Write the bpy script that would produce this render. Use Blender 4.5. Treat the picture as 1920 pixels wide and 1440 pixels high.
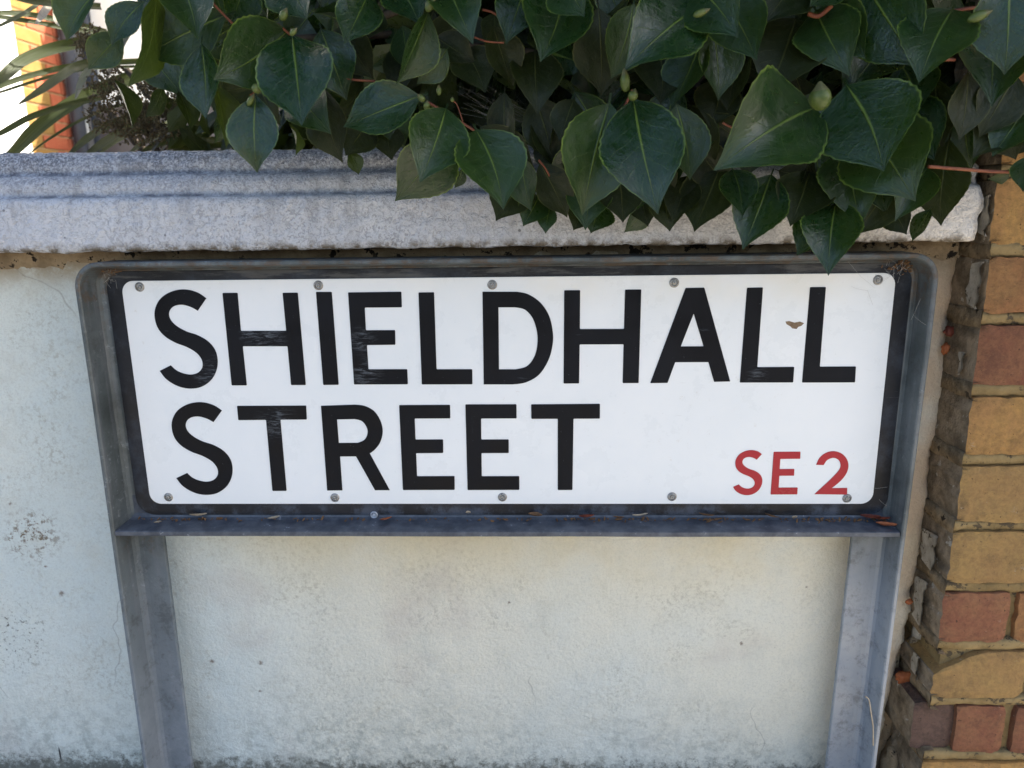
import bpy, bmesh, math, random
import numpy as np
from mathutils import Vector, Matrix, noise
random.seed(7)
S = bpy.context.scene
C = S.collection
for o in list(bpy.data.objects):
    bpy.data.objects.remove(o)

# ------------------------------------------------------------------ camera
F0 = 1400.0
YAW, PITCH, ROLL = map(math.radians, (2.07, 13.34, -0.80))
CAM = Vector((0.0381, -0.830, 0.200))
fwd = Vector((-math.sin(YAW)*math.cos(PITCH), math.cos(YAW)*math.cos(PITCH), -math.sin(PITCH)))
rt0 = Vector((math.cos(YAW), math.sin(YAW), 0)); up0 = rt0.cross(fwd)
RT = rt0*math.cos(ROLL) + up0*math.sin(ROLL)
UP = -rt0*math.sin(ROLL) + up0*math.cos(ROLL)
cd = bpy.data.cameras.new('camera'); cam = bpy.data.objects.new('camera', cd); C.objects.link(cam)
m = Matrix((RT, UP, -fwd)).transposed().to_4x4(); m.translation = CAM
cam.matrix_world = m
cd.sensor_width = 36; cd.lens = 36*F0/1920; cd.clip_start = .02; cd.clip_end = 500
cd.dof.use_dof = True; cd.dof.focus_distance = .80; cd.dof.aperture_fstop = 7.5
S.camera = cam
def at(px, py, Y):
    """point of the photograph at a known depth Y (metres behind the wall face)"""
    d = fwd + RT*((px-960)/F0) - UP*((py-720)/F0)
    return CAM + d*((Y-CAM.y)/d.y)

# ------------------------------------------------------------------ light
SUN_DIR = Vector((0.86, 0.28, 0.62)).normalized()     # towards the sun: right, behind the wall
el = math.asin(SUN_DIR.z)
w = bpy.data.worlds.new('World'); S.world = w; w.use_nodes = True
nt = w.node_tree; bg = nt.nodes['Background']
sky = nt.nodes.new('ShaderNodeTexSky'); sky.sky_type = 'NISHITA'; sky.sun_disc = False
sky.sun_elevation = el; sky.sun_rotation = math.atan2(SUN_DIR.x, SUN_DIR.y)
sky.air_density = 0.8; sky.dust_density = 4.0; sky.ozone_density = 0.5
nt.links.new(sky.outputs[0], bg.inputs[0]); bg.inputs[1].default_value = 0.12
sd = bpy.data.lights.new('sun', 'SUN'); sd.energy = 4.0; sd.angle = math.radians(.55); sd.color = (1, .95, .87)
so = bpy.data.objects.new('sun', sd); C.objects.link(so)
so.rotation_euler = SUN_DIR.to_track_quat('Z', 'Y').to_euler()
S.view_settings.view_transform = 'Standard'; S.view_settings.look = 'None'
S.view_settings.gamma = 1; S.view_settings.use_curve_mapping = False
S.view_settings.exposure = 1.97
S.render.engine = 'CYCLES'

# ------------------------------------------------------------------ helpers
def link(name, me, parent=None, mats=(), label=None, cat=None, group=None, kind=None, smooth=False):
    o = bpy.data.objects.new(name, me); C.objects.link(o)
    if parent: o.parent = parent
    if me is not None:
        for mm in mats:
            if len(me.materials) < len(mats): me.materials.append(mm)
        if smooth:
            me.polygons.foreach_set('use_smooth', [True]*len(me.polygons))
    for k, v in (('label', label), ('category', cat), ('group', group), ('kind', kind)):
        if v: o[k] = v
    return o
def empty(name, loc, **k):
    o = link(name, None, **k); o.location = loc; return o
def mesh(name, vs, fs):
    me = bpy.data.meshes.new(name); me.from_pydata([tuple(v) for v in vs], [], fs); me.update(); return me
def child(o, par):
    """parent keeping world position (parents are only translated)"""
    o.parent = par; o.matrix_parent_inverse = Matrix.Translation(-par.location); return o
def bm_mesh(bm, name='m'):
    me = bpy.data.meshes.new(name); bm.normal_update(); bm.to_mesh(me); bm.free(); return me
def box(bm, a, b):
    vs = [bm.verts.new((x, y, z)) for z in (a[2], b[2]) for y in (a[1], b[1]) for x in (a[0], b[0])]
    for f in ((0,2,3,1), (4,5,7,6), (0,1,5,4), (2,6,7,3), (0,4,6,2), (1,3,7,5)):
        bm.faces.new([vs[i] for i in f])
    return vs
def boxmesh(a, b, bev=0, name='box'):
    bm = bmesh.new(); box(bm, a, b)
    if bev: bmesh.ops.bevel(bm, geom=bm.edges[:], offset=bev, segments=2, affect='EDGES', profile=.6)
    return bm_mesh(bm, name)
def tube(bm, pts, rad, n=7, cap=True):
    pts = [Vector(p) for p in pts]; rings = []
    for i, p in enumerate(pts):
        t = (pts[min(i+1, len(pts)-1)] - pts[max(i-1, 0)]).normalized()
        a = t.orthogonal().normalized(); b = t.cross(a)
        r = rad[i] if isinstance(rad, (list, tuple)) else rad
        if i:
            a = (pa - t*pa.dot(t)).normalized(); b = t.cross(a)
        pa = a
        rings.append([bm.verts.new(p + (a*math.cos(2*math.pi*k/n) + b*math.sin(2*math.pi*k/n))*r) for k in range(n)])
    for i in range(len(rings)-1):
        for k in range(n):
            f = bm.faces.new((rings[i][k], rings[i][(k+1)%n], rings[i+1][(k+1)%n], rings[i+1][k])); f.smooth = True
    if cap:
        bm.faces.new(rings[0][::-1]); bm.faces.new(rings[-1])
def smooth_path(p, n=5, closed=False):
    p = [Vector(q) for q in p]; out = []
    for i in range(len(p)-1):
        p0 = p[max(i-1, 0)]; p1 = p[i]; p2 = p[i+1]; p3 = p[min(i+2, len(p)-1)]
        for k in range(n):
            t = k/n
            out.append(.5*((2*p1) + (p2-p0)*t + (2*p0-5*p1+4*p2-p3)*t*t + (3*p1-p0-3*p2+p3)*t**3))
    out.append(p[-1]); return out
def N3(x, y, z, s=1.0): return noise.noise(Vector((x*s, y*s, z*s)))

# ------------------------------------------------------------------ materials
class M:
    """small node-graph writer"""
    def __init__(s, name, rough=.7, spec=.4):
        s.m = bpy.data.materials.new(name); s.m.use_nodes = True; s.t = s.m.node_tree
        s.b = s.t.nodes['Principled BSDF']; s.b.inputs['Roughness'].default_value = rough
        s.b.inputs['Specular IOR Level'].default_value = spec
        s.tc = s.t.nodes.new('ShaderNodeTexCoord'); s.P = s.tc.outputs['Object']
    def link(s, a, b):
        if hasattr(a, 'is_output'): s.t.links.new(a, b)
        else: b.default_value = a
    def map(s, scale=(1,1,1), rot=(0,0,0), src=None, loc=(0,0,0)):
        n = s.t.nodes.new('ShaderNodeMapping'); n.inputs['Scale'].default_value = scale
        n.inputs['Rotation'].default_value = rot; n.inputs['Location'].default_value = loc
        s.t.links.new(src or s.P, n.inputs[0]); return n.outputs[0]
    def noise(s, scale, detail=4, rough=.55, dist=0, src=None, col=False):
        n = s.t.nodes.new('ShaderNodeTexNoise'); s.t.links.new(src or s.P, n.inputs['Vector'])
        n.inputs['Scale'].default_value = scale; n.inputs['Detail'].default_value = detail
        n.inputs['Roughness'].default_value = rough; n.inputs['Distortion'].default_value = dist
        return n.outputs[1 if col else 0]
    def vor(s, scale, feature='F1', src=None, rnd=1.0):
        n = s.t.nodes.new('ShaderNodeTexVoronoi'); n.feature = feature; s.t.links.new(src or s.P, n.inputs['Vector'])
        n.inputs['Scale'].default_value = scale; n.inputs['Randomness'].default_value = rnd
        return n.outputs['Distance']
    def ramp(s, v, *st):
        n = s.t.nodes.new('ShaderNodeValToRGB'); s.t.links.new(v, n.inputs[0]); e = n.color_ramp.elements
        while len(e) < len(st): e.new(.5)
        for i, (p, c) in enumerate(st):
            e[i].position = p; e[i].color = (c, c, c, 1) if isinstance(c, (int, float)) else (*c, 1)
        return n.outputs[0]
    def rng(s, v, a, b, c=0., d=1., sm=True):
        n = s.t.nodes.new('ShaderNodeMapRange'); n.interpolation_type = 'SMOOTHSTEP' if sm else 'LINEAR'
        s.link(v, n.inputs[0])
        for i, q in enumerate((a, b, c, d)): n.inputs[1+i].default_value = q
        return n.outputs[0]
    def math(s, op, a, b=0., clamp=False):
        n = s.t.nodes.new('ShaderNodeMath'); n.operation = op; n.use_clamp = clamp
        s.link(a, n.inputs[0]); s.link(b, n.inputs[1]); return n.outputs[0]
    def mul(s, *a):
        r = a[0]
        for b in a[1:]: r = s.math('MULTIPLY', r, b)
        return r
    def mix(s, f, a, b, mode='MIX'):
        n = s.t.nodes.new('ShaderNodeMix'); n.data_type = 'RGBA'; n.blend_type = mode
        s.link(f, n.inputs[0])
        for q, i in ((a, 6), (b, 7)): s.link(q if hasattr(q, 'is_output') else (*q, 1), n.inputs[i])
        return n.outputs[2]
    def xyz(s, src=None):
        n = s.t.nodes.new('ShaderNodeSeparateXYZ'); s.t.links.new(src or s.P, n.inputs[0]); return n.outputs
    def spot(s, c, r, warp=None, inner=0.0):
        """round mask about a world point (a stain with a shape of its own)"""
        n = s.t.nodes.new('ShaderNodeVectorMath'); n.operation = 'DISTANCE'
        s.t.links.new(warp or s.P, n.inputs[0]); n.inputs[1].default_value = c
        return s.rng(n.outputs['Value'], r*inner, r, 1., 0.)
    def warped(s, scale, amt):
        n = s.t.nodes.new('ShaderNodeVectorMath'); n.operation = 'MULTIPLY_ADD'
        s.t.links.new(s.noise(scale, 3, col=True), n.inputs[0]); n.inputs[1].default_value = (amt,)*3
        o = s.t.nodes.new('ShaderNodeVectorMath'); o.operation = 'ADD'; s.t.links.new(s.P, o.inputs[0])
        o.inputs[1].default_value = (-amt/2,)*3; s.t.links.new(o.outputs[0], n.inputs[2]); return n.outputs[0]
    def color(s, c): s.link(c if hasattr(c, 'is_output') else (*c, 1), s.b.inputs['Base Color'])
    def rough(s, r): s.link(r, s.b.inputs['Roughness'])
    def bump(s, h, dist, strength=1.0, prev=None):
        n = s.t.nodes.new('ShaderNodeBump'); n.inputs['Strength'].default_value = strength
        n.inputs['Distance'].default_value = dist; s.t.links.new(h, n.inputs['Height'])
        if prev: s.t.links.new(prev, n.inputs['Normal'])
        s.t.links.new(n.outputs[0], s.b.inputs['Normal']); return n.outputs[0]

def mat_render():
    m = M('painted_render', .85, .25); x, y, z = m.xyz()
    big = m.noise(3.2, 5, .6); mid = m.noise(16, 6, .65); fine = m.noise(170, 4, .6)
    c = m.mix(m.rng(big, .35, .68), (.65, .70, .655), (.76, .775, .69))
    cream = m.mul(m.rng(x, -.40, -.15), m.rng(m.noise(2.2, 3), .25, .6)); c = m.mix(m.mul(cream, .95), c, (.78, .735, .595))
    c = m.mix(m.mul(m.rng(mid, .5, .72), .45), c, (.60, .59, .50))
    grain = m.noise(420, 3, .7); c = m.mix(m.rng(grain, .30, .56, .22, 0), c, (.33, .33, .28))
    patch = m.mul(m.rng(m.noise(150, 6, .8), .48, .62), m.rng(m.noise(7, 6, .7), .42, .66), .52); c = m.mix(patch, c, (.33, .30, .22))
    # ochre tint below the sign shelf and just below the coping, beige towards the pier
    och = m.mul(m.rng(z, -.30, -.16), m.rng(z, -.12, -.14), m.rng(m.noise(7, 5, .6), .3, .6), m.rng(x, -.42, -.2))
    c = m.mix(m.mul(och, .8), c, (.74, .64, .42))
    be = m.mul(m.rng(x, .37, .46), m.rng(m.noise(9, 4), .25, .6))
    c = m.mix(m.mul(be, .9), c, (.62, .47, .32))
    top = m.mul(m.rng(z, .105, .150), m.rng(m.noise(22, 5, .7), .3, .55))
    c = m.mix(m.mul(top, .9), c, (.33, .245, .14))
    pinkish = m.mul(m.rng(m.noise(5.5, 4), .55, .7), m.rng(z, -.1, -.3), .35)
    c = m.mix(pinkish, c, (.50, .42, .36))
    # small dark flecks and a few hair cracks
    fl = m.mul(m.rng(m.noise(210, 3, .7), .66, .74), m.rng(m.noise(11, 3), .46, .62))
    c = m.mix(m.mul(fl, .6), c, (.16, .14, .10))
    wv = m.map((1, 1, .42), src=m.warped(9, .10))
    cr = m.mul(m.rng(m.vor(3.1, 'DISTANCE_TO_EDGE', wv), .000, .0032, 1, 0), m.rng(m.noise(4.3, 3), .50, .58))
    c = m.mix(m.mul(cr, .42), c, (.22, .20, .16))
    # grime speckle climbing from the ground
    gr = m.math('ADD', m.rng(z, -.518, -.462, .55, -.2, False), m.math('MULTIPLY', m.math('SUBTRACT', m.noise(90, 8, .8), .5), 1.6))
    gr = m.mul(m.rng(gr, .18, .55), m.rng(z, -.40, -.455))
    c = m.mix(m.mul(gr, .85), c, (.085, .08, .055))
    wash = m.mul(m.rng(z, -.36, -.50), m.rng(m.noise(60, 7, .75), .42, .65), m.rng(m.noise(6, 5, .6), .3, .6), .6)
    c = m.mix(wash, c, (.30, .31, .26))
    # scuffed rusty patch at the left, flecked
    wp = m.warped(30, .05)
    p = at(62, 1005, 0)
    sc = m.mul(m.spot(p, .050, wp, .1), m.rng(m.noise(130, 5, .75), .50, .60))
    c = m.mix(sc, c, (.15, .10, .05))
    p = at(20, 1190, 0)
    sc = m.mul(m.spot(p, .07, wp, .1), m.rng(m.noise(150, 5, .75), .55, .62))
    c = m.mix(sc, c, (.12, .12, .09))
    for (qx, qy, r) in ((115, 1113, .005), (398, 1240, .0042), (488, 1243, .0042), (487, 1297, .003), (1390, 1206, .0035),
                        (19, 944, .003), (85, 1062, .003), (86, 478, .010), (955, 1130, .003), (1512, 1100, .003)):
        pit = m.spot(at(qx, qy, 0), r, m.warped(300, .0060), .2)
        c = m.mix(m.mul(pit, .8), c, (.16, .11, .07))
    for (qx, qy, l) in ((113, 1412, .011),):
        v = m.map((1, 1, .12), src=m.P); q = at(qx, qy, 0)
        c = m.mix(m.spot((q.x, q.y, q.z*.12), .0018, v, .6), c, (.05, .045, .04))
    m.color(c)
    n1 = m.bump(m.noise(34, 5, .6), .0030); n2 = m.bump(m.noise(190, 5, .65, .4), .0018, 1, n1)
    return m.m
def mat_cap():
    m = M('coping_paint', .8, .3); x, y, z = m.xyz()
    worm = m.noise(260, 3, .55, 1.2); worm2 = m.noise(120, 4, .6, .8)
    c = m.mix(m.rng(m.noise(6, 4), .3, .7), (.56, .575, .61), (.64, .65, .665))
    c = m.mix(m.mul(m.rng(x, .1, .48), .6), c, (.88, .80, .67))  # warm light on the right end painted into the colour
    pit = m.rng(worm, .38, .52, 1, 0)
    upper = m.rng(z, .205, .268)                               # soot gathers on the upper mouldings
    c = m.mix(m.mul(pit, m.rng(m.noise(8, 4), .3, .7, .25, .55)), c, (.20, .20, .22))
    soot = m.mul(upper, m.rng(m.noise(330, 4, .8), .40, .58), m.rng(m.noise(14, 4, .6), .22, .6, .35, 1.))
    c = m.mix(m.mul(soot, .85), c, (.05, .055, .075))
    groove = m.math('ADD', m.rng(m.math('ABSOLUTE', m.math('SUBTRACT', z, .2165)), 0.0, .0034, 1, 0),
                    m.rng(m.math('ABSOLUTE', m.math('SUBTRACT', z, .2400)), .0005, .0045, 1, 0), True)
    c = m.mix(m.mul(groove, m.rng(m.noise(60, 5, .75), .40, .62), .7), c, (.07, .075, .10))  # shade in the moulding grooves painted dark, broken up by noise
    streak = m.mul(m.rng(m.noise(1, 5, .7, src=m.map((26, 26, 3))), .5, .7), m.rng(z, .16, .21, .15, .6)); c = m.mix(streak, c, (.26, .26, .27))
    spk = m.rng(m.vor(48), .05, .10, 1, 0)
    c = m.mix(m.mul(spk, m.rng(m.noise(20), .5, .6), .7), c, (.08, .08, .08))
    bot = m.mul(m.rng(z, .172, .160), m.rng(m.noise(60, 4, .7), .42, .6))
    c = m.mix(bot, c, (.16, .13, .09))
    m.color(c)
    n1 = m.bump(worm2, .0028); m.bump(worm, .0022, 1, n1)
    return m.m
def mat_simple(name, a, b, scale=20, rough=.7, spec=.4, bump=0, bscale=None, fleck=None, metal=0):
    m = M(name, rough, spec); c = m.mix(m.rng(m.noise(scale, 6, .65), .32, .68), a, b)
    if fleck: c = m.mix(m.rng(m.noise(fleck[1], 4, .7), fleck[2], fleck[2]+.06), c, fleck[0])
    m.color(c); m.b.inputs['Metallic'].default_value = metal
    if bump: m.bump(m.noise(bscale or scale*3, 5, .65), bump)
    return m.m
def mat_steel():
    m = M('weathered_steel', .42, .55); x, y, z = m.xyz()
    st = m.noise(1, 5, .6, src=m.map((120, 120, 9)))
    c = m.mix(m.rng(m.noise(14, 6, .65), .3, .7), (.052, .064, .064), (.125, .146, .152))
    c = m.mix(m.rng(z, -.10, -.30, 0, .7), c, (.19, .225, .25))  # patina and ground bounce painted as a paler lower part
    c = m.mix(m.mul(m.rng(st, .48, .68), .28), c, (.20, .21, .23))
    low = m.math('MAXIMUM', m.mul(m.rng(z, -.22, -.48), m.rng(m.noise(30, 5, .7), .2, .6), .6), m.mul(m.rng(z, -.12, -.28), m.rng(x, .3, .36), m.rng(m.noise(30, 5, .7), .1, .5)))
    c = m.mix(m.mul(low, .75), c, (.34, .37, .41))             # powdery zinc bloom on the legs, plus painted reflection brightening the right one
    c = m.mix(m.mul(m.rng(m.noise(120, 7, .8), .55, .68), m.rng(m.noise(12, 4), .4, .6), .55), c, (.34, .37, .40))
    c = m.mix(m.mul(m.rng(m.noise(38, 7, .8), .5, .66), .45), c, (.035, .036, .034))
    ru = m.mul(m.rng(m.noise(45, 6, .75), .46, .60), m.math('ADD', m.spot((-.40, -.03, .11), .07), m.math('ADD', m.spot((.41, -.04, .13), .05), m.math('ADD', m.spot((-.425, -.04, -.17), .035), m.math('MULTIPLY', m.rng(z, .085, .135), 1.3))), True))
    c = m.mix(m.mul(ru, .8), c, (.10, .07, .045))
    m.color(c); m.b.inputs['Metallic'].default_value = .25
    m.rough(m.rng(m.noise(25, 5), .3, .7, .34, .6))
    n = m.bump(m.noise(60, 5, .6), .0006); m.bump(m.noise(400, 3), .0002, 1, n)
    return m.m
def mat_paint(name, a, b, scratch, rough=.32, amt=.5, dirt=None):
    m = M(name, rough, .5)
    c = m.mix(m.rng(m.noise(9, 5, .6), .3, .7), a, b)
    s1 = m.noise(1, 4, .7, .3, src=m.map((30, 30, 260), (0, .6, 0))); s2 = m.noise(1, 4, .7, .3, src=m.map((240, 30, 26), (0, -.35, 0)))
    sm = m.math('ADD', m.mul(m.rng(s1, .66, .74), m.rng(m.noise(8), .5, .62)), m.mul(m.rng(s2, .67, .75), m.rng(m.noise(12, 3), .52, .62)), True)
    c = m.mix(m.mul(sm, amt), c, scratch)
    sp = m.rng(m.noise(300, 3, .7), .705, .745); c = m.mix(m.mul(sp, amt), c, scratch)
    if dirt:
        c = m.mix(m.mul(m.rng(m.noise(140, 6, .8), .60, .70), m.rng(m.noise(6, 3), .42, .65), .30), c, dirt)
    m.b.inputs['Specular IOR Level'].default_value = .3; m.color(c); m.rough(m.rng(m.noise(18, 5, .7), .3, .7, rough-.08, rough+.18))
    m.bump(m.noise(45, 4), .0003)
    return m.m, m, c
def mat_leaf(name, top, top2, under, rib, rough=.3, trans=.15, dull=0.):
    m = M(name, rough, .55 if not dull else .35); uv = m.tc.outputs['UV']; u, v, _ = m.xyz(uv)
    oi = m.t.nodes.new('ShaderNodeObjectInfo').outputs['Random']
    au = m.math('ABSOLUTE', m.math('SUBTRACT', m.math('MULTIPLY', u, 2.), 1.))
    c = m.mix(oi, top, top2)
    ns = m.noise(3.0, 5, .6, .3, src=uv)
    c = m.mix(m.mul(m.rng(ns, .35, .7), .5), c, tuple(q*.62 for q in top))
    # side veins sweep forward from the midrib
    w = m.math('ADD', m.math('SUBTRACT', m.math('MULTIPLY', v, 8.5), m.math('MULTIPLY', m.math('POWER', au, .8), 2.3)), m.mul(ns, .9))
    fr = m.math('ABSOLUTE', m.math('SUBTRACT', m.math('FRACT', w), .5))
    vein = m.mul(m.rng(fr, .455, .5), m.rng(au, .95, .55))
    c = m.mix(m.mul(vein, .16 if not dull else .25), c, rib)
    fine = m.vor(26, 'DISTANCE_TO_EDGE', uv)
    mid = m.rng(m.math('MULTIPLY', au, m.rng(v, 0, 1, .7, 2.2)), .012, .052, 1, 0)
    c = m.mix(m.mul(mid, m.rng(v, 0, 1, .95, .5)), c, rib)
    edge = m.rng(m.math('ADD', au, m.mul(m.noise(9, 3, src=uv), .02)), .950, .985)
    c = m.mix(m.mul(edge, m.rng(m.noise(5, 3, src=uv), .3, .65, .15, .8)), c, rib)
    sp = m.rng(m.noise(45, 3, .7, src=uv), .74, .77); c = m.mix(m.mul(sp, .5), c, (.25, .27, .24))
    # dust film
    c = m.mix(m.mul(m.rng(m.noise(6, 5, .7, src=uv), .5, .75), .10 + dull*.8), c, (.10, .105, .07))
    geo = m.t.nodes.new('ShaderNodeNewGeometry').outputs['Backfacing']
    c = m.mix(geo, c, under); m.color(c)
    m.rough(m.math('ADD', m.rng(m.noise(7, 4, src=uv), .3, .7, rough-.05, rough+.12), m.mul(oi, .10)))
    n = m.bump(vein, .0002, .6); n = m.bump(mid, .0006, 1, n); n = m.bump(ns, .004, .6, n); m.bump(fine, .0004, .35, n)
    if trans:
        tr = m.t.nodes.new('ShaderNodeBsdfTranslucent'); m.t.links.new(m.mix(.5, c, (.20, .30, .03)), tr.inputs[0])
        ms = m.t.nodes.new('ShaderNodeMixShader'); ms.inputs[0].default_value = trans
        m.t.links.new(m.b.outputs[0], ms.inputs[1]); m.t.links.new(tr.outputs[0], ms.inputs[2])
        m.t.links.new(ms.outputs[0], m.t.nodes['Material Output'].inputs[0])
    return m.m
def mat_brick(name, a, b, dark, flecks=.5):
    m = M(name, .88, .2)
    oi = m.t.nodes.new('ShaderNodeObjectInfo').outputs['Random']
    c = m.mix(m.rng(m.noise(17, 5, .65), .3, .7), a, b)
    c = m.mix(m.mul(oi, .3), c, tuple(q*.7 for q in a))
    c = m.mix(m.mul(m.rng(m.noise(26, 8, .82), .48, .66), .55), c, dark)
    gr = m.noise(150, 5, .75); c = m.mix(m.rng(gr, .35, .65, .38, 0), c, dark)
    c = m.mix(m.mul(m.rng(m.noise(230, 3, .7), .66, .71), .8), c, (.03, .025, .02))
    c = m.mix(m.mul(m.rng(m.noise(60, 7, .85), .63, .68), flecks), c, (.5, .44, .34))
    m.color(c); n = m.bump(m.noise(55, 8, .8), .0060); m.bump(m.noise(300, 4, .7), .0020, 1, n)
    return m.m

RENDER = mat_render(); CAP = mat_cap(); STEEL = mat_steel()
WHITE, mw, cw = mat_paint('white_enamel', (.80, .825, .815), (.84, .855, .84), (.42, .40, .36), .30, .18, (.52, .45, .34))
x_, y_, z_ = mw.xyz()
yel = mw.mul(mw.rng(z_, .085, .128), mw.rng(mw.noise(10, 4), .3, .7), mw.rng(x_, -.2, .2), .55)
mw.color(mw.mix(yel, cw, (.80, .70, .50)))
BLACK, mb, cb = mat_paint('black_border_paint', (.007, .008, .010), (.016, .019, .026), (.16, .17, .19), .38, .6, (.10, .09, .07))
xb, yb_, zb_ = mb.xyz()
cb = mb.mix(mb.mul(mb.rng(mb.noise(22, 7, .75), .44, .66), mb.math('ADD', mb.rng(zb_, -.125, -.135, 0, .8), .45)), cb, (.055, .068, .090))  # smudges, with a bluish sky reflection painted in along the bottom
cb = mb.mix(mb.mul(mb.rng(zb_, .125, .132), mb.rng(mb.noise(1, 6, .75, src=mb.map((12, 12, 90))), .48, .62), .6), cb, (.12, .12, .115))
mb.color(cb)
LETTER, ml, cl = mat_paint('black_letter_paint', (.006, .0065, .008), (.010, .011, .014), (.12, .14, .16), .38, .45)
wsm = ml.warped(40, .012)
for (qx, qy, r) in ((400, 690, .014), (385, 705, .012), (680, 640, .016), (690, 700, .018), (505, 632, .020), (520, 790, .022), (1418, 705, .012), (470, 630, .012)):
    st = ml.mul(ml.spot(at(qx, qy, -.036), r*1.3, wsm), ml.rng(ml.noise(1, 5, .75, .5, src=ml.map((70, 70, 380), (0, -.95, 0))), .46, .70), .55)
    cl = ml.mix(st, cl, (.24, .27, .30))
ml.color(cl); ml.b.inputs['Specular IOR Level'].default_value = .13
RED, _, _ = mat_paint('red_letter_paint', (.38, .020, .028), (.45, .032, .040), (.5, .3, .3), .33, .3)
CHIPM = mat_simple('bare_chip', (.16, .10, .055), (.25, .18, .11), 260, .8)
RIVET = mat_simple('rivet_aluminium', (.24, .23, .21), (.40, .39, .36), 300, .42, .5, metal=.6)
MORTAR = mat_simple('sandy_mortar', (.19, .135, .062), (.30, .22, .105), 26, .95, .1, .0040, 110, ((.09, .07, .045), 80, .56))
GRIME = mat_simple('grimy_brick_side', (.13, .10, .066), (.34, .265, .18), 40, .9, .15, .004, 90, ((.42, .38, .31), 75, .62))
RETM = mat_simple('grimy_side_mortar', (.14, .105, .065), (.33, .25, .155), 50, .95, .1, .004, 110, ((.05, .04, .03), 60, .58))
FLAKE = mat_simple('old_paint_flake', (.30, .27, .22), (.50, .46, .38), 60, .85, .2, .002, 120, ((.10, .08, .05), 90, .58))
BEDM = mat_simple('dirty_mortar_bed', (.21, .155, .095), (.42, .32, .20), 30, .95, .1, .004, 90, ((.03, .025, .02), 60, .55))
OLV = mat_brick('brown_stock_brick', (.50, .32, .12), (.42, .25, .105), (.18, .12, .06), .7)
YEL = mat_brick('yellow_stock_brick', (.60, .35, .115), (.52, .28, .115), (.20, .125, .055))
ORA = mat_brick('orange_brick', (.44, .19, .085), (.44, .25, .10), (.18, .10, .05))
REDB = mat_brick('red_brick', (.31, .125, .072), (.38, .195, .095), (.12, .055, .04), .7)
PUR = mat_brick('purple_brick', (.13, .080, .060), (.20, .125, .095), (.07, .05, .04), .8)
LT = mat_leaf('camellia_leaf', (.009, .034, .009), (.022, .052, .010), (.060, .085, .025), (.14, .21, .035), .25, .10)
LD = mat_leaf('camellia_leaf_dull_shaded', (.010, .019, .004), (.022, .030, .008), (.05, .06, .02), (.09, .105, .03), .42, .10, .22)  # dull underside green, darkened to paint the shade between leaves
LY = mat_leaf('camellia_leaf_backlit', (.030, .050, .006), (.036, .058, .007), (.05, .07, .01), (.10, .14, .02), .35, .16)  # back light through the leaf put into its yellow-green colour
BARK = mat_simple('reddish_twig', (.16, .045, .025), (.26, .09, .04), 90, .6)
BARKD = mat_simple('grey_brown_branch', (.045, .035, .025), (.09, .07, .05), 60, .85, .2, .002, 80)
BUD = mat_simple('bud_green', (.055, .085, .015), (.10, .13, .03), 120, .4, .4)
BUDT = mat_simple('bud_scale', (.09, .09, .035), (.15, .14, .06), 150, .5)

# ------------------------------------------------------------------ ground
G = -.512
def sheet(x0, x1, y0, y1, z): return mesh('sheet', [(x0, y0, z), (x1, y0, z), (x1, y1, z), (x0, y1, z)], [(0, 1, 2, 3)])
SOILM = mat_simple('garden_soil', (.035, .028, .018), (.07, .055, .035), 14, .95, .1, .01, 40)
PAVEM = mat_simple('pavement_concrete', (.32, .29, .24), (.42, .38, .32), 9, .9, .2, .002, 90, ((.10, .09, .08), 160, .62))
ROADM = mat_simple('road_asphalt', (.045, .045, .045), (.07, .068, .065), 40, .9, .2, .004, 200)
JOINT = mat_simple('slab_joint_sand', (.09, .08, .06), (.14, .12, .09), 60, .95, .1)
link('ground', sheet(-150, 150, -150, 150, G-.12), None, (SOILM,), kind='structure')
link('garden_soil', boxmesh((-12, .02, G-.11), (12, 14, G-.002)), None, (SOILM,), kind='structure')
link('road', sheet(-60, 60, -9, -2.2, G-.115), None, (ROADM,), kind='structure')
pav = link('pavement', boxmesh((-12, -2.05, G-.115), (12, .02, G-.030)), None, (JOINT,), kind='structure')
for i in range(-4, 5):
    for j in range(3):
        sl = boxmesh((i*.606-.30, -.03-(j+1)*.606+.006, G-.05), (i*.606+.30, -.03-j*.606, G-.004+random.uniform(-.002, .002)), .003)
        link('paving_slab', sl, pav, (PAVEM,))
kb = link('kerb', boxmesh((-12, -2.20, G-.115), (12, -2.052, G-.004), .01), None, (PAVEM,), kind='structure')

# ------------------------------------------------------------------ garden wall: panel, mortar bed, coping
wall = empty('garden_wall', (-.6, .08, G), label='low pale painted garden wall behind the street sign, meeting the brick pier', cat='wall')
edge_px = [(1793, 440), (1796, 470), (1806, 488), (1800, 512), (1790, 530), (1793, 548), (1790, 572), (1782, 588), (1784, 620), (1777, 650),
           (1779, 700), (1776, 735), (1768, 760), (1764, 800), (1762, 820), (1750, 845), (1748, 880), (1744, 905), (1750, 935), (1741, 965),
           (1738, 1000), (1734, 1030), (1727, 1062), (1722, 1090), (1712, 1110), (1714, 1150), (1702, 1180), (1700, 1210), (1688, 1232),
           (1682, 1270), (1676, 1300), (1664, 1340), (1662, 1370), (1648, 1410), (1640, 1440), (1636, 1470)]
ed = [at(px, py, 0) for px, py in edge_px]
def edge_x(z):
    for a, b in zip(ed, ed[1:]):
        if a.z >= z >= b.z: return a.x + (b.x-a.x)*(a.z-z)/(a.z-b.z+1e-9)
    return ed[0].x if z > ed[0].z else ed[-1].x
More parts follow.
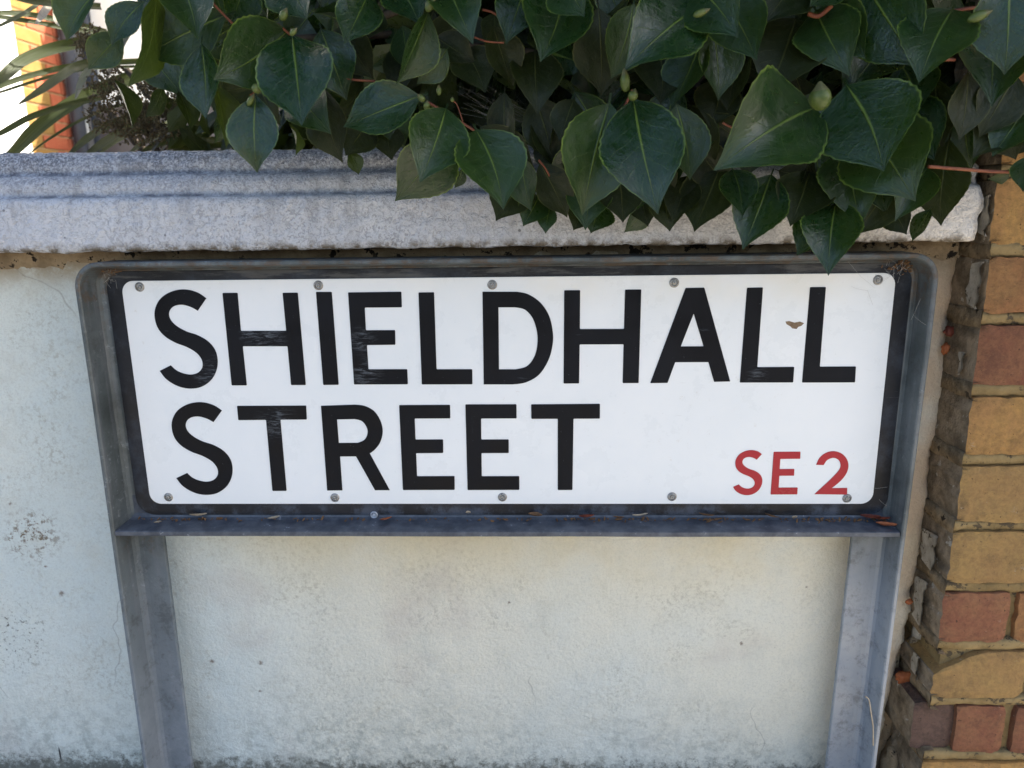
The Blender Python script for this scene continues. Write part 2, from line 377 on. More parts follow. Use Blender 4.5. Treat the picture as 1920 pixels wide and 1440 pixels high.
def wall_panel():
    zs = np.linspace(.166, G-.03, 200); us = np.concatenate([np.linspace(0, 1, 12)[:-1]*.55, np.linspace(.55, 1, 200)])
    vs, fs = [], []; x0 = -2.4; nu = len(us)
    for z in zs:
        ex = edge_x(z) + .0022*N3(0, 3, z, 170) + .001*N3(0, 9, z, 420)
        for k, u in enumerate(us):
            x = x0 + (ex-x0)*u
            y = .0035*N3(x, 0, z, 5) + .0012*N3(x, 7, z, 28)
            d = ex - x
            if d < .012: y += .006*(1-d/.012)**2
            # battered foot of the render
            if z < -.46: y -= .05*(-.46-z)
            vs.append((x, y, z))
    nz = len(zs)
    for i in range(nz-1):
        for k in range(nu-1):
            a = i*nu+k; fs.append((a, a+nu, a+nu+1, a+1))
    # returned raw edge and back face
    base = len(vs)
    for i in range(nz):
        x, y, z = vs[i*nu+nu-1]; vs.append((x+.001, .020, z))
    for i in range(nz-1):
        a = i*nu+nu-1; fs.append((a, a+nu, base+i+1, base+i))
    return mesh('panel', vs, fs)
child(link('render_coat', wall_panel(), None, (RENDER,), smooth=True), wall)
child(link('wall_core', boxmesh((-2.4, .0165, G-.1), (.4885, .19, .162)), None, (BEDM,)), wall)
def rough_strip(x0, x1, z0, z1, y, amp, nx, nz, yb):
    vs, fs = [], []
    for i in range(nz+1):
        for k in range(nx+1):
            x = x0+(x1-x0)*k/nx; z = z0+(z1-z0)*i/nz
            if i == 0: z += amp*1.6*N3(x, 1, 0, 60)
            t = abs(i/nz-.5)*2
            vs.append((x, y + amp*N3(x, z*2, 0, 75) + amp*1.5*N3(x, z, 5, 22) + .004*t*t, z))
    n1 = nx+1
    for i in range(nz):
        for k in range(nx): a = i*n1+k; fs.append((a, a+1, a+1+n1, a+n1))
    return mesh('strip', vs, fs)
child(link('mortar_bed', rough_strip(-2.4, .487, .140, .168, -.004, .004, 420, 6, .02), None, (BEDM,), smooth=True), wall)
# coping profile (Y, Z) from the underside round the front to the back
prof = [(.0, .1605), (-.025, .1600), (-.047, .1598), (-.0515, .1615), (-.0525, .166), (-.0525, .178), (-.0522, .190), (-.0518, .202), (-.0505, .211),
        (-.0475, .2145), (-.0405, .2160), (-.0385, .2185), (-.0395, .2225), (-.0390, .228), (-.0360, .2335), (-.0310, .2375), (-.0240, .2390),
        (-.0215, .2415), (-.0225, .2450), (-.0215, .2505), (-.0175, .2570), (-.0100, .2615), (.000, .2635), (.04, .2655), (.11, .2680), (.18, .2655), (.215, .258), (.215, .160)]
def coping():
    pts = []
    for a, b in zip(prof, prof[1:]):
        L = math.dist(a, b); n = max(1, int(L/.0035)) if a[0] < .01 else max(1, int(L/.02))
        for k in range(n): pts.append((a[0]+(b[0]-a[0])*k/n, a[1]+(b[1]-a[1])*k/n))
    pts.append(prof[-1]); npf = len(pts)
    xs = list(np.linspace(-2.4, -.62, 60)[:-1]) + list(np.linspace(-.62, .482, 420))
    vs, fs = [], []
    for i, x in enumerate(xs):
        for (y, z) in pts:
            e = max(0, (x-.46)/.022)
            xx = x + e*.006*N3(y, z, 2, 70)
            k = .0016*N3(x, y, z, 90) + .0012*N3(x, y, z, 220)
            low = max(0, 1-abs(z-.161)/.006)
            zz = z + low*(.0022*N3(x, 0, 0, 27) + .0012*N3(x, 4, 0, 90) + .0010*N3(x, 4, 0, 260)) + .0018*N3(x, 2, 2, 6)
            yy = y - k if y < .01 else y
            if e > .6: yy += .004*(e-.6)/.4
            vs.append((xx, yy, zz + (k if y > -.02 and z > .25 else 0)))
    for i in range(len(xs)-1):
        for k in range(npf-1):
            a = i*npf+k; fs.append((a, a+npf, a+npf+1, a+1))
    e = (len(xs)-1)*npf; fs.append(tuple(range(e, e+npf))); fs.append(tuple(range(npf-1, -1, -1)))
    return mesh('coping', vs, fs)
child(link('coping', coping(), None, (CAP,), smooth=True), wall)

# ------------------------------------------------------------------ brick pier
PX, PY = .4890, -.060
pier = empty('brick_pier', (.65, .1, G), label='yellow and red brick gate pier at the right end of the wall', cat='pier')
child(link('mortar_core', boxmesh((PX+.010, PY+.010, G-.1), (.830, .268, .405)), None, (MORTAR,)), pier)
def brick_mesh(x0, x1, z0, z1, yf, depth=.105, seed=0, left=False, cut=0.0):
    """worn brick: uneven face, rounded arrises; the left end may be visible"""
    nx = max(3, int((x1-x0)/.009)); nz = 7; vs, fs, mi = [], [], []
    for j in range(nz+1):
        for i in range(nx+1):
            u, v = i/nx, j/nz
            x = x0+(x1-x0)*u; z = z0+(z1-z0)*v
            ex = min(u*(x1-x0), (1-u)*(x1-x0)); ez = min(v*(z1-z0), (1-v)*(z1-z0)); e = min(ex, ez)
            y = yf + .0012*N3(x, seed, z, 30) + .0006*N3(x, seed, z, 120) + (.0016 if e < 1e-5 else 0)
            if e < 1e-5:
                x += .0022*N3(seed, x, z, 90) + .001*N3(seed, x, z, 260); z += .0022*N3(seed, x, z, 75) + .001*N3(seed, x, z, 260)
                if (i in (0, nx)) and (j in (0, nz)): y += .002; z += .0012*(1 if j == 0 else -1); x += .0012*(1 if i == 0 else -1)
            if cut and u < .5 and v > .5: z -= cut*(1-u/.5)*(v-.5)*2      # chipped top corner
            vs.append((x, y, z))
    n1 = nx+1
    for j in range(nz):
        for i in range(nx): a = j*n1+i; fs.append((a, a+1, a+1+n1, a+n1)); mi.append(0)
    ring = [(j*n1) for j in range(nz, -1, -1)] + [i for i in range(1, n1)] + [j*n1+nx for j in range(1, nz+1)] + [nz*n1+i for i in range(nx-1, 0, -1)]
    base = len(vs)
    for r in ring:
        x, y, z = vs[r]; vs.append((x + .002*N3(x, z, seed, 50), yf+depth, z))
    L = len(ring)
    for k in range(L):
        k2 = (k+1) % L
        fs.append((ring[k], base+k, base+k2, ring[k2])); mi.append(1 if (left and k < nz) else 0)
    me = mesh('brick', vs, fs); return me, mi
ztop = .0812 + .0065 + .075*4
courses = []        # (z_bottom_of_brick, [(x0, x1, mat)], options)
cols = [('t3', YEL), ('t2', ORA), ('t1', YEL), ('A', YEL), ('B', ORA), ('C', REDB), ('D', YEL), ('E', OLV), ('F', OLV), ('G', REDB), ('H', OLV), ('I', REDB), ('J', YEL), ('K', PUR)]
# bed joint centres measured on the pier face
bedz = {'A': .1508, 'B': .0812, 'C': .0057, 'D': -.0702, 'E': -.1465, 'F': -.2197, 'G': -.2925, 'H': -.3648, 'I': -.4390, 'J': -.512, 'K': -.586}
bedz['t1'] = .1508+.075; bedz['t2'] = .1508+.15; bedz['t3'] = .1508+.225
order = [k for k, _ in cols]
prev = bedz['t3'] + .075
widths = {'F': (.076+.11,), 'G': (.0735,), 'B': (.1025,), 'D': (.1025,), 'H': (.1025,), 'I': (.1025,), 'J': (.215,), 't2': (.1025,)}
for n, (k, mt) in enumerate(cols):
    zb, zt = bedz[k], prev; prev = zb
    b0, b1 = zb+.0068, zt-.0062
    x = PX + random.uniform(-.0015, .0025); first = True
    ws = list(widths.get(k, (.215,)))
    row = []
    if k == 'I':
        x0 = at(1793, 1370, PY).x; x1 = at(1884, 1370, PY).x
        row = [(at(1708, 1370, PY+.010).x, at(1786, 1370, PY+.010).x, PUR, PY+.0085), (x0, x1, REDB, PY), (x1+.011, .83, REDB, PY)]
    else:
        xx = x
        while xx < .828:
            wd = (ws.pop(0) if ws else .215); e = min(.83, xx+wd)
            row.append((xx, e, mt if first or random.random() < .5 else random.choice([YEL, ORA, REDB]), PY)); xx = e+.0105; first = False
    for q, (a, b, mm, yf) in enumerate(row):
        if b-a < .02: continue
        me, mi = brick_mesh(a, b, b0+random.uniform(-.0008, .0008), b1+random.uniform(-.0008, .0008), yf+random.uniform(-.001, .001), .105, n*7+q, q == 0, .028 if (k == 'H' and q == 0) else 0)
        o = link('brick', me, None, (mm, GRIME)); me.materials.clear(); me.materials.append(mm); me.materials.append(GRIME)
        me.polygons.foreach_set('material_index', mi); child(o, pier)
        me.update()
    # pointed bed joint: flush at its top, recessed along the bottom
    vs, fs = [], []; nx = 70
    sec = [(.012, .0078), (.0026, .0072), (.0024, .002), (.0038, -.0030), (.0068, -.0064), (.014, -.0078)]
    for i in range(nx+1):
        xk = PX + .002 + (.826-PX)*i/nx
        for (dy, dz) in sec:
            vs.append((xk, PY + dy + .0018*N3(xk, dz*40, n, 60)+.0012*N3(xk, dz*90, n, 190), zb + dz + .0022*N3(xk, n, dz, 35)+.0012*N3(xk, n, dz, 130)))
    ns = len(sec)
    for i in range(nx):
        for q in range(ns-1): a = i*ns+q; fs.append((a, a+ns, a+ns+1, a+1))
    child(link('mortar_joint', mesh('joint', vs, fs), None, (MORTAR,), smooth=True), pier)
    # mortar on the return, hidden edge of the joint
    vs, fs = [], []
    for i in range(13):
        yk = PY + .001 + .075*i/12
        for q, (dx, dz) in enumerate([(.012, .010), (.0012, .0085), (.0004, 0), (.0016, -.0085), (.012, -.010)]):
            vs.append((PX + dx + .003*N3(yk, dz*30, n+3, 50), yk, zb + dz + .002*N3(yk, n, dz, 45)))
    for i in range(12):
        for q in range(4): a = i*5+q; fs.append((a, a+1, a+6, a+5))
    child(link('mortar_joint', mesh('joint', vs, fs), None, (RETM,), smooth=True), pier)
child(link('pier_cap', boxmesh((PX-.03, PY-.03, bedz['t3']+.078), (.86, .30, bedz['t3']+.13), .006), None, (CAP,)), pier)
# perpend mortar between bricks is the core; lumps of mortar squeezed in the corner between panel and pier
def lump(c, r, seed, sx=1, sy=1, sz=1, sub=3, amp=.5, freq=1.3):
    bm = bmesh.new(); bmesh.ops.create_icosphere(bm, subdivisions=sub, radius=1)
    for v in bm.verts:
        k = 1 + amp*noise.noise(v.co*freq + Vector((seed*3.1, 0, 0))) + amp*.5*noise.noise(v.co*freq*3 + Vector((seed, 5, 0)))
        v.co = Vector((v.co.x*sx, v.co.y*sy, v.co.z*sz))*k*r + Vector(c)
    for f in bm.faces: f.smooth = True
    return bm_mesh(bm)
random.seed(21)
for i, (qx, qy, r, mm) in enumerate(((1800, 475, .013, BEDM), (1796, 590, .009, BEDM), (1800, 740, .008, BEDM), (1757, 880, .010, GRIME), (1762, 960, .012, BEDM), (1735, 1075, .009, GRIME),
                                (1733, 1170, .016, FLAKE), (1722, 1215, .014, BEDM), (1708, 1300, .013, BEDM), (1690, 1395, .014, GRIME), (1720, 1332, .015, BEDM), (1676, 1430, .018, BEDM))):
    p = at(qx, qy, .004); p.y = .006
    child(link('mortar_lump', lump(p, r, i, .75, .8, 1.4), None, (mm,)), pier)
# curled flakes of old white paint on the pier return
def flake(z0, z1, ya, yb, seed):
    vs, fs = [], []; nz, ny = 14, 6
    for i in range(nz+1):
        for j in range(ny+1):
            z = z0+(z1-z0)*i/nz; y0 = ya + .006*N3(seed, 0, z, 80); y1 = yb + .010*N3(seed, 4, z, 60)
            if i in (0, nz): y1 = y0+(y1-y0)*.35
            y = y0+(y1-y0)*j/ny; x = PX - .0022 - .0022*abs(N3(seed, y, z, 60)) - (.0035*(1-j/ny)**3)
            vs.append((x, y, z))
    for i in range(nz):
        for j in range(ny): a = i*(ny+1)+j; fs.append((a, a+1, a+ny+2, a+ny+1))
    vs2 = [(x+.0012, y, z) for x, y, z in vs]; n = len(vs)
    fs2 = [tuple(q+n for q in f[::-1]) for f in fs]
    return mesh('flake', vs+vs2, fs+fs2)
for i, (za, zb, ya, yb) in enumerate(((.165, .205, -.058, -.040), (.092, .140, -.059, -.034), (-.212, -.168, -.040, -.006), (-.288, -.230, -.030, -.003), (-.352, -.325, -.035, -.015), (-.41, -.372, -.030, -.012), (.02, .045, -.045, -.035))):
    child(link('paint_flake', flake(za, zb, ya, yb, i*1.7), None, (FLAKE,), smooth=True), pier)

# ------------------------------------------------------------------ street sign
sign = empty('street_sign', (0, -.045, G), label='white SHIELDHALL STREET SE 2 name plate in a grey steel frame on two legs', cat='street sign')
OL, OR, OT, RC = -.4445, .4395, .1500, .027      # outer outline of the frame
def frame():
    # section: (inward distance, Y)
    sec = [(0, -.0640), (.0012, -.0652), (.0040, -.0652), (.0052, -.0640), (.0085, -.0400), (.0105, -.0365), (.0140, -.0348), (.0190, -.0343),
           (.0425, -.0342), (.0435, -.0335), (.0435, -.0290), (.0425, -.0282), (.0010, -.0280), (0, -.0290)]
    secs = []
    zb = G-.06; lean = .007
    def ring(path):
        rr = []
        for (d, y) in sec: rr.append((path(d), y))
        return rr
    rings = []
    for z in (zb, -.4, -.2, 0.0, .06): rings.append(ring(lambda d, z=z: (OL+d - .003*max(0, (-z)/.5), z)))
    def corner(cx, cz, sx, a):
        def f(d):
            if d < RC-.0008: r = RC-d; return (cx - sx*r*math.cos(a), cz + r*math.sin(a))
            e = d-RC+.0008; q = .0008
            return (cx + sx*e - sx*q*math.cos(a), cz - e + q*math.sin(a))
        return f
    for k in range(11): rings.append(ring(corner(OL+RC, OT-RC, 1, math.pi/2*k/10)))
    for x in (-.2, 0, .2): rings.append(ring(lambda d, x=x: (x, OT-d)))
    for k in range(10, -1, -1): rings.append(ring(corner(OR-RC, OT-RC, -1, math.pi/2*k/10)))
    for z in (.06, 0, -.2, -.4, zb): rings.append(ring(lambda d, z=z: (OR-d - lean*max(0, (.06-z)/.55), z)))
    vs, fs = [], []; n = len(sec)
    for r in rings:
        for ((x, z), y) in r: vs.append((x, y, z))
    for i in range(len(rings)-1):
        for k in range(n):
            a = i*n+k; b = i*n+(k+1) % n; fs.append((a, b, b+n, a+n))
    fs.append(tuple(range(n))[::-1]); fs.append(tuple((len(rings)-1)*n+k for k in range(n)))
    return mesh('frame', vs, fs)
child(link('frame', frame(), None, (STEEL,)), sign)
# shelf angle across the bottom, its flange towards the street
sec = [(-.0350, -.118), (-.0350, -.1405), (-.0365, -.1445), (-.0400, -.1462), (-.0640, -.1492), (-.0652, -.1500), (-.0652, -.1545), (-.0642, -.1555), (-.0300, -.1555), (-.0300, -.118)]
vs, fs = [], []
xs = np.linspace(OL+.0048, OR-.0100, 60)
for x in xs:
    for (y, z) in sec: vs.append((x, y + .0002*N3(x, y, z, 40), z + .0004*N3(x, 0, y, 9)))
n = len(sec)
for i in range(len(xs)-1):
    for k in range(n): a = i*n+k; b = i*n+(k+1) % n; fs.append((a, a+n, b+n, b))
fs.append(tuple(range(n))); fs.append(tuple((len(xs)-1)*n+k for k in range(n))[::-1])
SHELF = mat_simple('shelf_steel', (.050, .060, .078), (.11, .125, .15), 60, .45, .5, .0006, 160, ((.26, .28, .32), 120, .64), .2)
child(link('shelf_bar', mesh('shelf', vs, fs), None, (SHELF,)), sign)

def rrect(x0, x1, z0, z1, r, n=8):
    out = []
    for cx, cz, a0 in ((x1-r, z1-r, 0), (x0+r, z1-r, 90), (x0+r, z0+r, 180), (x1-r, z0+r, 270)):
        for k in range(n+1):
            a = math.radians(a0+90*k/n); out.append((cx+r*math.cos(a), cz+r*math.sin(a)))
    return out
def extrude_curve(name, loops, y, depth, bev, mat, parent, label=None):
    """flat outline(s) in the plate plane, raised by depth towards the street with a soft rim"""
    cu = bpy.data.curves.new(name, 'CURVE'); cu.dimensions = '2D'; cu.fill_mode = 'BOTH'
    for lp in loops:
        sp = cu.splines.new('POLY'); sp.points.add(len(lp)-1)
        for i, (x, z) in enumerate(lp): sp.points[i].co = (x, z, 0, 1)
        sp.use_cyclic_u = True
    cu.extrude = max(depth/2-bev, 1e-5); cu.bevel_depth = bev; cu.bevel_resolution = 2; cu.offset = -bev
    tmp = bpy.data.objects.new('tmp', cu); C.objects.link(tmp)
    dg = bpy.context.evaluated_depsgraph_get(); dg.update()
    me = bpy.data.meshes.new_from_object(tmp.evaluated_get(dg)); bpy.data.objects.remove(tmp)
    me.transform(Matrix(((1, 0, 0, 0), (0, 0, -1, y-depth/2), (0, 1, 0, 0), (0, 0, 0, 1))))   # y = back face
    me.materials.clear()
    return child(link(name, me, None, (mat,), label=label), parent)
BACKY = -.0352
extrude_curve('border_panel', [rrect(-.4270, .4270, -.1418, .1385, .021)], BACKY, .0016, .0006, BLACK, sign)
FACEY = BACKY-.0016+.0002
extrude_curve('white_face', [rrect(-.4098, .4098, -.1278, .1282, .0130)], FACEY, .0013, .0005, WHITE, sign)
PYF = FACEY-.0013+.0001          # letters sit proud of the white face
def P2(px, py):
    p = at(px, py, PYF-.0006); return (p.x, p.z)
def rnd(poly, r=1.6):
    """soften corners of a pixel polygon slightly"""
    out = []; n = len(poly)
    for i in range(n):
        a = Vector(poly[i-1]); b = Vector(poly[i]); c = Vector(poly[(i+1) % n])
        d1 = (a-b); d2 = (c-b); r1 = min(r, d1.length*.4); r2 = min(r, d2.length*.4)
        p = b + d1.normalized()*r1; q = b + d2.normalized()*r2
        for t in (0, .5, 1): out.append(tuple(p*(1-t)**2 + b*2*t*(1-t) + q*t*t))
    return out
def letter(loops, mat=None, r=1.6, smooth=()):
    ls = []
    for i, lp in enumerate(loops):
        lp = rnd(lp, r) if i not in smooth else lp
        ls.append([P2(*q) for q in lp])
    return extrude_curve('letter', ls, PYF+.0001, .0009, .0003, mat or LETTER, sign)
def chain(pts, f): return [tuple(v) for v in smooth_path([f(*p) for p in pts], 5)]
c4 = lambda x, y: Vector((x/3, 440+y/3))
c8 = lambda x, y: Vector((640+x/2.4, 440+y/2.4))
c6 = lambda x, y: Vector((1500+x/6, 840+y/6))
SA = [(1160,358),(1110,325),(1040,308),(970,318),(910,352),(878,400),(869,455),(885,520),(925,570),(985,607),(1050,632),(1105,665),(1135,705),(1138,745),(1115,775),(1075,787),(1030,780),(990,762),(960,735)]
SB = [(898,766),(930,808),(975,840),(1025,860),(1080,866),(1135,855),(1185,820),(1215,770),(1224,710),(1210,650),(1170,600),(1110,565),(1050,545),(995,515),(960,480),(950,445),(962,415),(990,398),(1030,395),(1075,408),(1112,428)]
s1 = [P2(*q) for q in chain(SA, c4) + chain(SB, c4)]
sx0, sx1 = min(p[0] for p in s1), max(p[0] for p in s1); sz0, sz1 = min(p[1] for p in s1), max(p[1] for p in s1)
extrude_curve('letter', [s1], PYF+.0001, .0009, .0003, LETTER, sign)
def put_s(xl, xr, yt, yb, mat):
    xm = (xl+xr)/2; ym = (yt+yb)/2
    a = P2(xl, ym)[0] if False else None
    zt = P2(xm, yt)[1]; zb = P2(xm, yb)[1]; xc = P2(xm, ym)[0]
    sc = (zt-zb)/(sz1-sz0); w_ = (sx1-sx0)*sc
    return extrude_curve('letter', [[(xc + (p[0]-(sx0+sx1)/2)*sc, zb + (p[1]-sz0)*sc) for p in s1]], PYF+.0001, .0009, .0003, mat, sign)
letter([[(417,549.3),(445.3,549),(451.5,620.3),(536.5,620.3),(529.7,549),(558.3,548.7),(573.3,722),(545.7,722),(539,649.3),(455,649.3),(462.7,722.7),(434.3,722.7)]])
letter([[(592.3,547.3),(622,547.3),(635,721.5),(606,721.8)]])
letter([[(652.5,548.3),(752.5,547),(753.5,576.3),(683.8,576.8),(686,619.2),(740.8,619),(741.3,646.5),(688,647),(690.8,692.5),(763.6,692.3),(764.8,720.6),(663.8,721)]])
letter([[(784.6,548.3),(813.8,548),(818.5,692.5),(885.5,692.3),(885.8,720.6),(790.8,720.9)]])
dout = chain([(790,257),(840,268),(895,305),(935,365),(952,440),(950,500),(932,565),(890,630),(830,665),(770,674)], c8)
din = chain([(780,327),(825,337),(860,375),(880,435),(882,495),(868,550),(835,592),(785,606)], c8)
letter([rnd([(904.6,547)] + dout[:1], 0)[:0] + [tuple((904.6,547.0))] + dout + [(907,720.8)], [tuple((934.6,576.3))] + din + [(935.6,692.5)]], r=0, smooth=(0, 1))
letter([[(1057.9,544.3),(1087.9,544),(1087.3,617),(1170,616.8),(1172,543),(1202.5,542.7),(1197.5,718.3),(1167.5,718.3),(1169.3,645.6),(1086.9,645.9),(1085.8,719),(1056.7,719.2)]])
letter([[(1285.5,540),(1320.7,539.3),(1369.3,715.3),(1339,716),(1328.3,679),(1266.0,679.2),(1251.7,718),(1219.2,718.4)], [(1300.8,588),(1276.5,649.6),(1319.2,649.3)]], r=1.0)
letter([[(1400.7,539.5),(1430.7,539),(1420,688.5),(1489.3,688),(1487.3,717.2),(1387.3,717.4)]])
letter([[(1519,538.5),(1548.7,538.2),(1537.3,687.5),(1605,687.2),(1603.3,717.1),(1504,717.4)]])
put_s(320, 435.5, 754, 928, LETTER)
letter([[(444.3,761),(574,760.5),(575.3,786.7),(525.7,787),(537.3,920.4),(510.7,920.6),(498.7,787.4),(446.7,787.8)]])
ro = chain([(60,765),(105,771),(148,795),(176,838),(186,885),(176,932),(152,966),(128,985)], c8)
ri = chain([(60,830),(92,839),(113,865),(118,893),(105,922),(75,937)], c8)
letter([[(601.7,761)] + ro + [(730.8,919.2),(703,919.2),(667.5,855.8),(637.5,856),(642,919.6),(613.4,919.8)], [(631.8,786.5)] + ri + [(635.3,830.6)]], r=0, smooth=(0, 1))
letter([[(748.3,759.6),(843.8,759.2),(844.3,784.6),(777.5,784.8),(779,824.2),(830.8,824),(831,849.4),(780.2,849.8),(781.9,893),(852.3,892.7),(852.6,918.6),(755.4,918.9)]])
letter([[(872.5,758.3),(968.3,758),(968.6,784.6),(902,784.8),(902.4,824.2),(953.8,824),(954,849.4),(902.8,849.7),(903.3,893),(973.7,892.8),(973.8,918.6),(876.7,918.9)]])
letter([[(995.8,758.2),(1125,757.2),(1124.8,785),(1075.3,785.2),(1073.3,918.8),(1045.8,918.9),(1045.9,785.3),(996.3,785.5)]])
put_s(1375, 1431.7, 844, 928.5, RED)
letter([[(1450.7,847.3),(1501,847),(1500.5,860.3),(1463.2,860.6),(1462,879.6),(1489.6,879.4),(1489,892),(1461.3,892.2),(1460,914.4),(1495.8,914.2),(1495,927),(1445,927.3)]], RED, 1)
two = chain([(183,190),(215,120),(270,68),(340,40),(410,40),(480,70),(530,130),(546,200),(530,270),(490,335),(430,395),(358,452)], c6)
tw2 = chain([(163,520),(300,395),(375,322),(430,262),(456,212),(452,165),(430,132),(390,113),(345,117),(300,142),(267,193)], c6)
letter([two + [tuple(c6(532,450)), tuple(c6(530,525))] + tw2], RED, 0, smooth=(0,))
# screws holding the plate
def rivet_mesh():
    bm = bmesh.new(); pf = [(.0052, 0), (.0052, .0006), (.0045, .0014), (.0036, .0018), (.0031, .0003), (.0024, .0003), (.0018, .0018), (.0008, .0021), (.0004, .0012)]
    n = 20; rings = []
    for r, h in pf: rings.append([bm.verts.new((r*math.cos(2*math.pi*k/n), -h, r*math.sin(2*math.pi*k/n))) for k in range(n)])
    for a, b in zip(rings, rings[1:]):
        for k in range(n): bm.faces.new((a[k], a[(k+1) % n], b[(k+1) % n], b[k]))
    bm.faces.new(rings[-1]); return bm_mesh(bm)
rv = rivet_mesh(); rv.materials.append(RIVET)
for i, (x, y) in enumerate(((262,538),(597,535),(923,534),(1264,530),(1646,525),(316,932),(628,933),(942,932),(1260,931),(1588,934))):
    p = at(x, y, PYF); o = bpy.data.objects.new('rivet', rv); C.objects.link(o)
    o.location = (p.x, PYF+.0002, p.z); o.parent = sign; o.matrix_parent_inverse = Matrix.Translation(-sign.location)
    o.rotation_euler = (0, random.uniform(0, 6), 0)
p = at(701, 966, -.038)
bolt = link('bolt_head', rivet_mesh(), None, (mat_simple('zinc_bolt', (.42, .45, .50), (.55, .58, .62), 200, .4, .5, metal=.5),), smooth=True)
bolt.scale = (.85, 1.3, .85); bolt.location = (p.x, -.0362, p.z); child(bolt, sign)
# brown bare chip in the paint, right of the first of the last two Ls
chip = [(1473,603),(1480,602),(1490,605),(1500,603),(1508,606),(1503,611),(1497,613),(1494,617),(1486,616),(1482,612),(1475,608)]
extrude_curve('paint_chip', [[P2(*q) for q in chip]], PYF+.0003, .0005, .0001, CHIPM, sign)

# ------------------------------------------------------------------ debris on the shelf, in the pier corner
DRYB = mat_simple('dry_leaf_brown', (.11, .055, .025), (.20, .11, .05), 160, .8)
DRYP = mat_simple('dry_leaf_pale', (.34, .27, .18), (.44, .37, .27), 160, .8)
DRYR = mat_simple('dry_leaf_red', (.12, .025, .018), (.20, .055, .03), 160, .6)
DRYO = mat_simple('dry_petal_orange', (.33, .085, .025), (.42, .14, .05), 160, .7)
def scrap(p, L, W, rz, mat, tilt=.25, curl=.3):
    vs, fs = [], []; nu, nv = 4, 9
    for j in range(nv+1):
        v = j/nv; hw = math.sin(math.pi*min(1, v*.96+.03))**.7
        for i in range(nu+1):
            u = i/nu*2-1
            vs.append(((v-.5)*L, u*hw*W/2, curl*W*(u*u*hw)+tilt*L*(v-.5)**2*1.5 + .0006*N3(u, v, L, 300)))
    for j in range(nv):
        for i in range(nu): a = j*(nu+1)+i; fs.append((a, a+1, a+nu+2, a+nu+1))
    n = len(vs); vs += [(x, y, z-.0004) for x, y, z in vs]; fs += [tuple(q+n for q in f[::-1]) for f in fs]
    o = link('dry_leaf', mesh('scrap', vs, fs), None, (mat,), smooth=True); o.location = p
    o.rotation_euler = (random.uniform(-.3, .3), random.uniform(-.15, .15), rz); return o
bits = [(372, 968, .020, .006, .05, DRYP, 'pale dry leaf scrap on the shelf below the second letter S'),
        (296, 981, .009, .003, .1, DRYP, 'tiny pale splinter at the left end of the sign shelf'),
        (514, 973, .014, .004, .3, DRYP, 'small curled dry scrap on the shelf below the first T of STREET'),
        (724, 975, .014, .004, .25, DRYO, 'small orange leaf fragment on the shelf right of the round bolt head'),
        (878, 963, .006, .004, .4, DRYP, 'tiny beige crumb on the shelf below the last E of STREET'),
        (1004, 968, .016, .007, -.2, DRYB, 'curled brown dry leaf on the shelf left of the letter T above'),
        (1100, 971, .017, .008, .1, DRYR, 'reddish brown dry leaf on the shelf right of the last T above'),
        (1160, 972, .014, .003, -.5, DRYB, 'thin twisted brown scrap at the middle right of the shelf'),
        (1200, 968, .018, .003, .2, DRYP, 'thin pale curled stalk on the shelf below the bottom rivet'),
        (1325, 968, .017, .004, -.1, DRYB, 'dark brown dry scrap on the shelf left of the red SE 2'),
        (1447, 970, .015, .004, -.4, DRYB, 'narrow brown scrap on the shelf under the red S'),
        (1490, 972, .008, .004, .5, DRYP, 'pale crumb on the shelf under the red E'),
        (1632, 972, .021, .008, -.15, DRYR, 'dark red dry leaf in the right corner of the shelf'),
        (1653, 975, .018, .007, -.4, DRYR, 'dark red curled leaf on top of the heap in the shelf corner'),
        (1662, 986, .021, .006, -.45, DRYO, 'orange brown dry leaf at the very right end of the shelf')]
for (qx, qy, L, W, rz, mm, lb) in bits:
    q = at(qx, qy, -.0455); t = (-.0365-q.y)/.0277
    Yq = min(-.0405, max(-.060, -.0405 - (qy-966)/24*.018)); q = at(qx, qy, Yq)
    o = scrap((q.x, Yq, max(q.z, -.1470-(-.040-Yq)*.11)+.0012), L, W, rz, mm)
    o['label'] = lb; o['category'] = 'dry leaf'; o['group'] = 'dry leaf scraps along the sign shelf'
random.seed(5)
crumbs = bmesh.new()
for i in range(240):
    x = random.uniform(-.42, .425) if random.random() < .6 else random.choice([-.38, .1, .22, .36, .41])+random.gauss(0, .03)
    x = max(-.425, min(.424, x)); y = -.0385-abs(random.gauss(0, .0035)); z = -.1457-(-.040-y)*.11+.0006; r = random.uniform(.0004, .0014)
    mt = Matrix.Translation((x, y, z)) @ Matrix.Rotation(random.uniform(0, 6), 4, Vector((random.random(), random.random(), .3)).normalized()) @ Matrix.Diagonal((r*random.uniform(1, 4), r, r*.7, 1))
    bmesh.ops.create_icosphere(crumbs, subdivisions=1, radius=1, matrix=mt)
link('shelf_dirt', bm_mesh(crumbs), None, (DRYB,), kind='stuff', label='fine dirt crumbs gathered along the back of the sign shelf', cat='dirt')
for i, (qx, qy, r, mm, sx, sz, lb, grp) in enumerate((
        (1783, 622, .0060, DRYR, 1, .9, 'dark red dry petal stuck in the crack beside the pier', None),
        (1775, 655, .0052, DRYO, .8, 1.2, 'brown orange petal just below the dark red one', None),
        (1696, 1272, .0095, DRYO, 1, .85, 'round orange dry petal clump low in the corner beside the pier', None),
        (1706, 1130, .0042, DRYO, 1, .8, 'small orange crumb in the crack above the round clump', None))):
    q = at(qx, qy, -.010)
    o = link('dry_petal', lump((0, 0, 0), r, i+40, sx, .55, sz, 3, .5, 2.0), None, (mm,), label=lb, cat='dry petal'); o.location = (q.x, -.008, q.z)

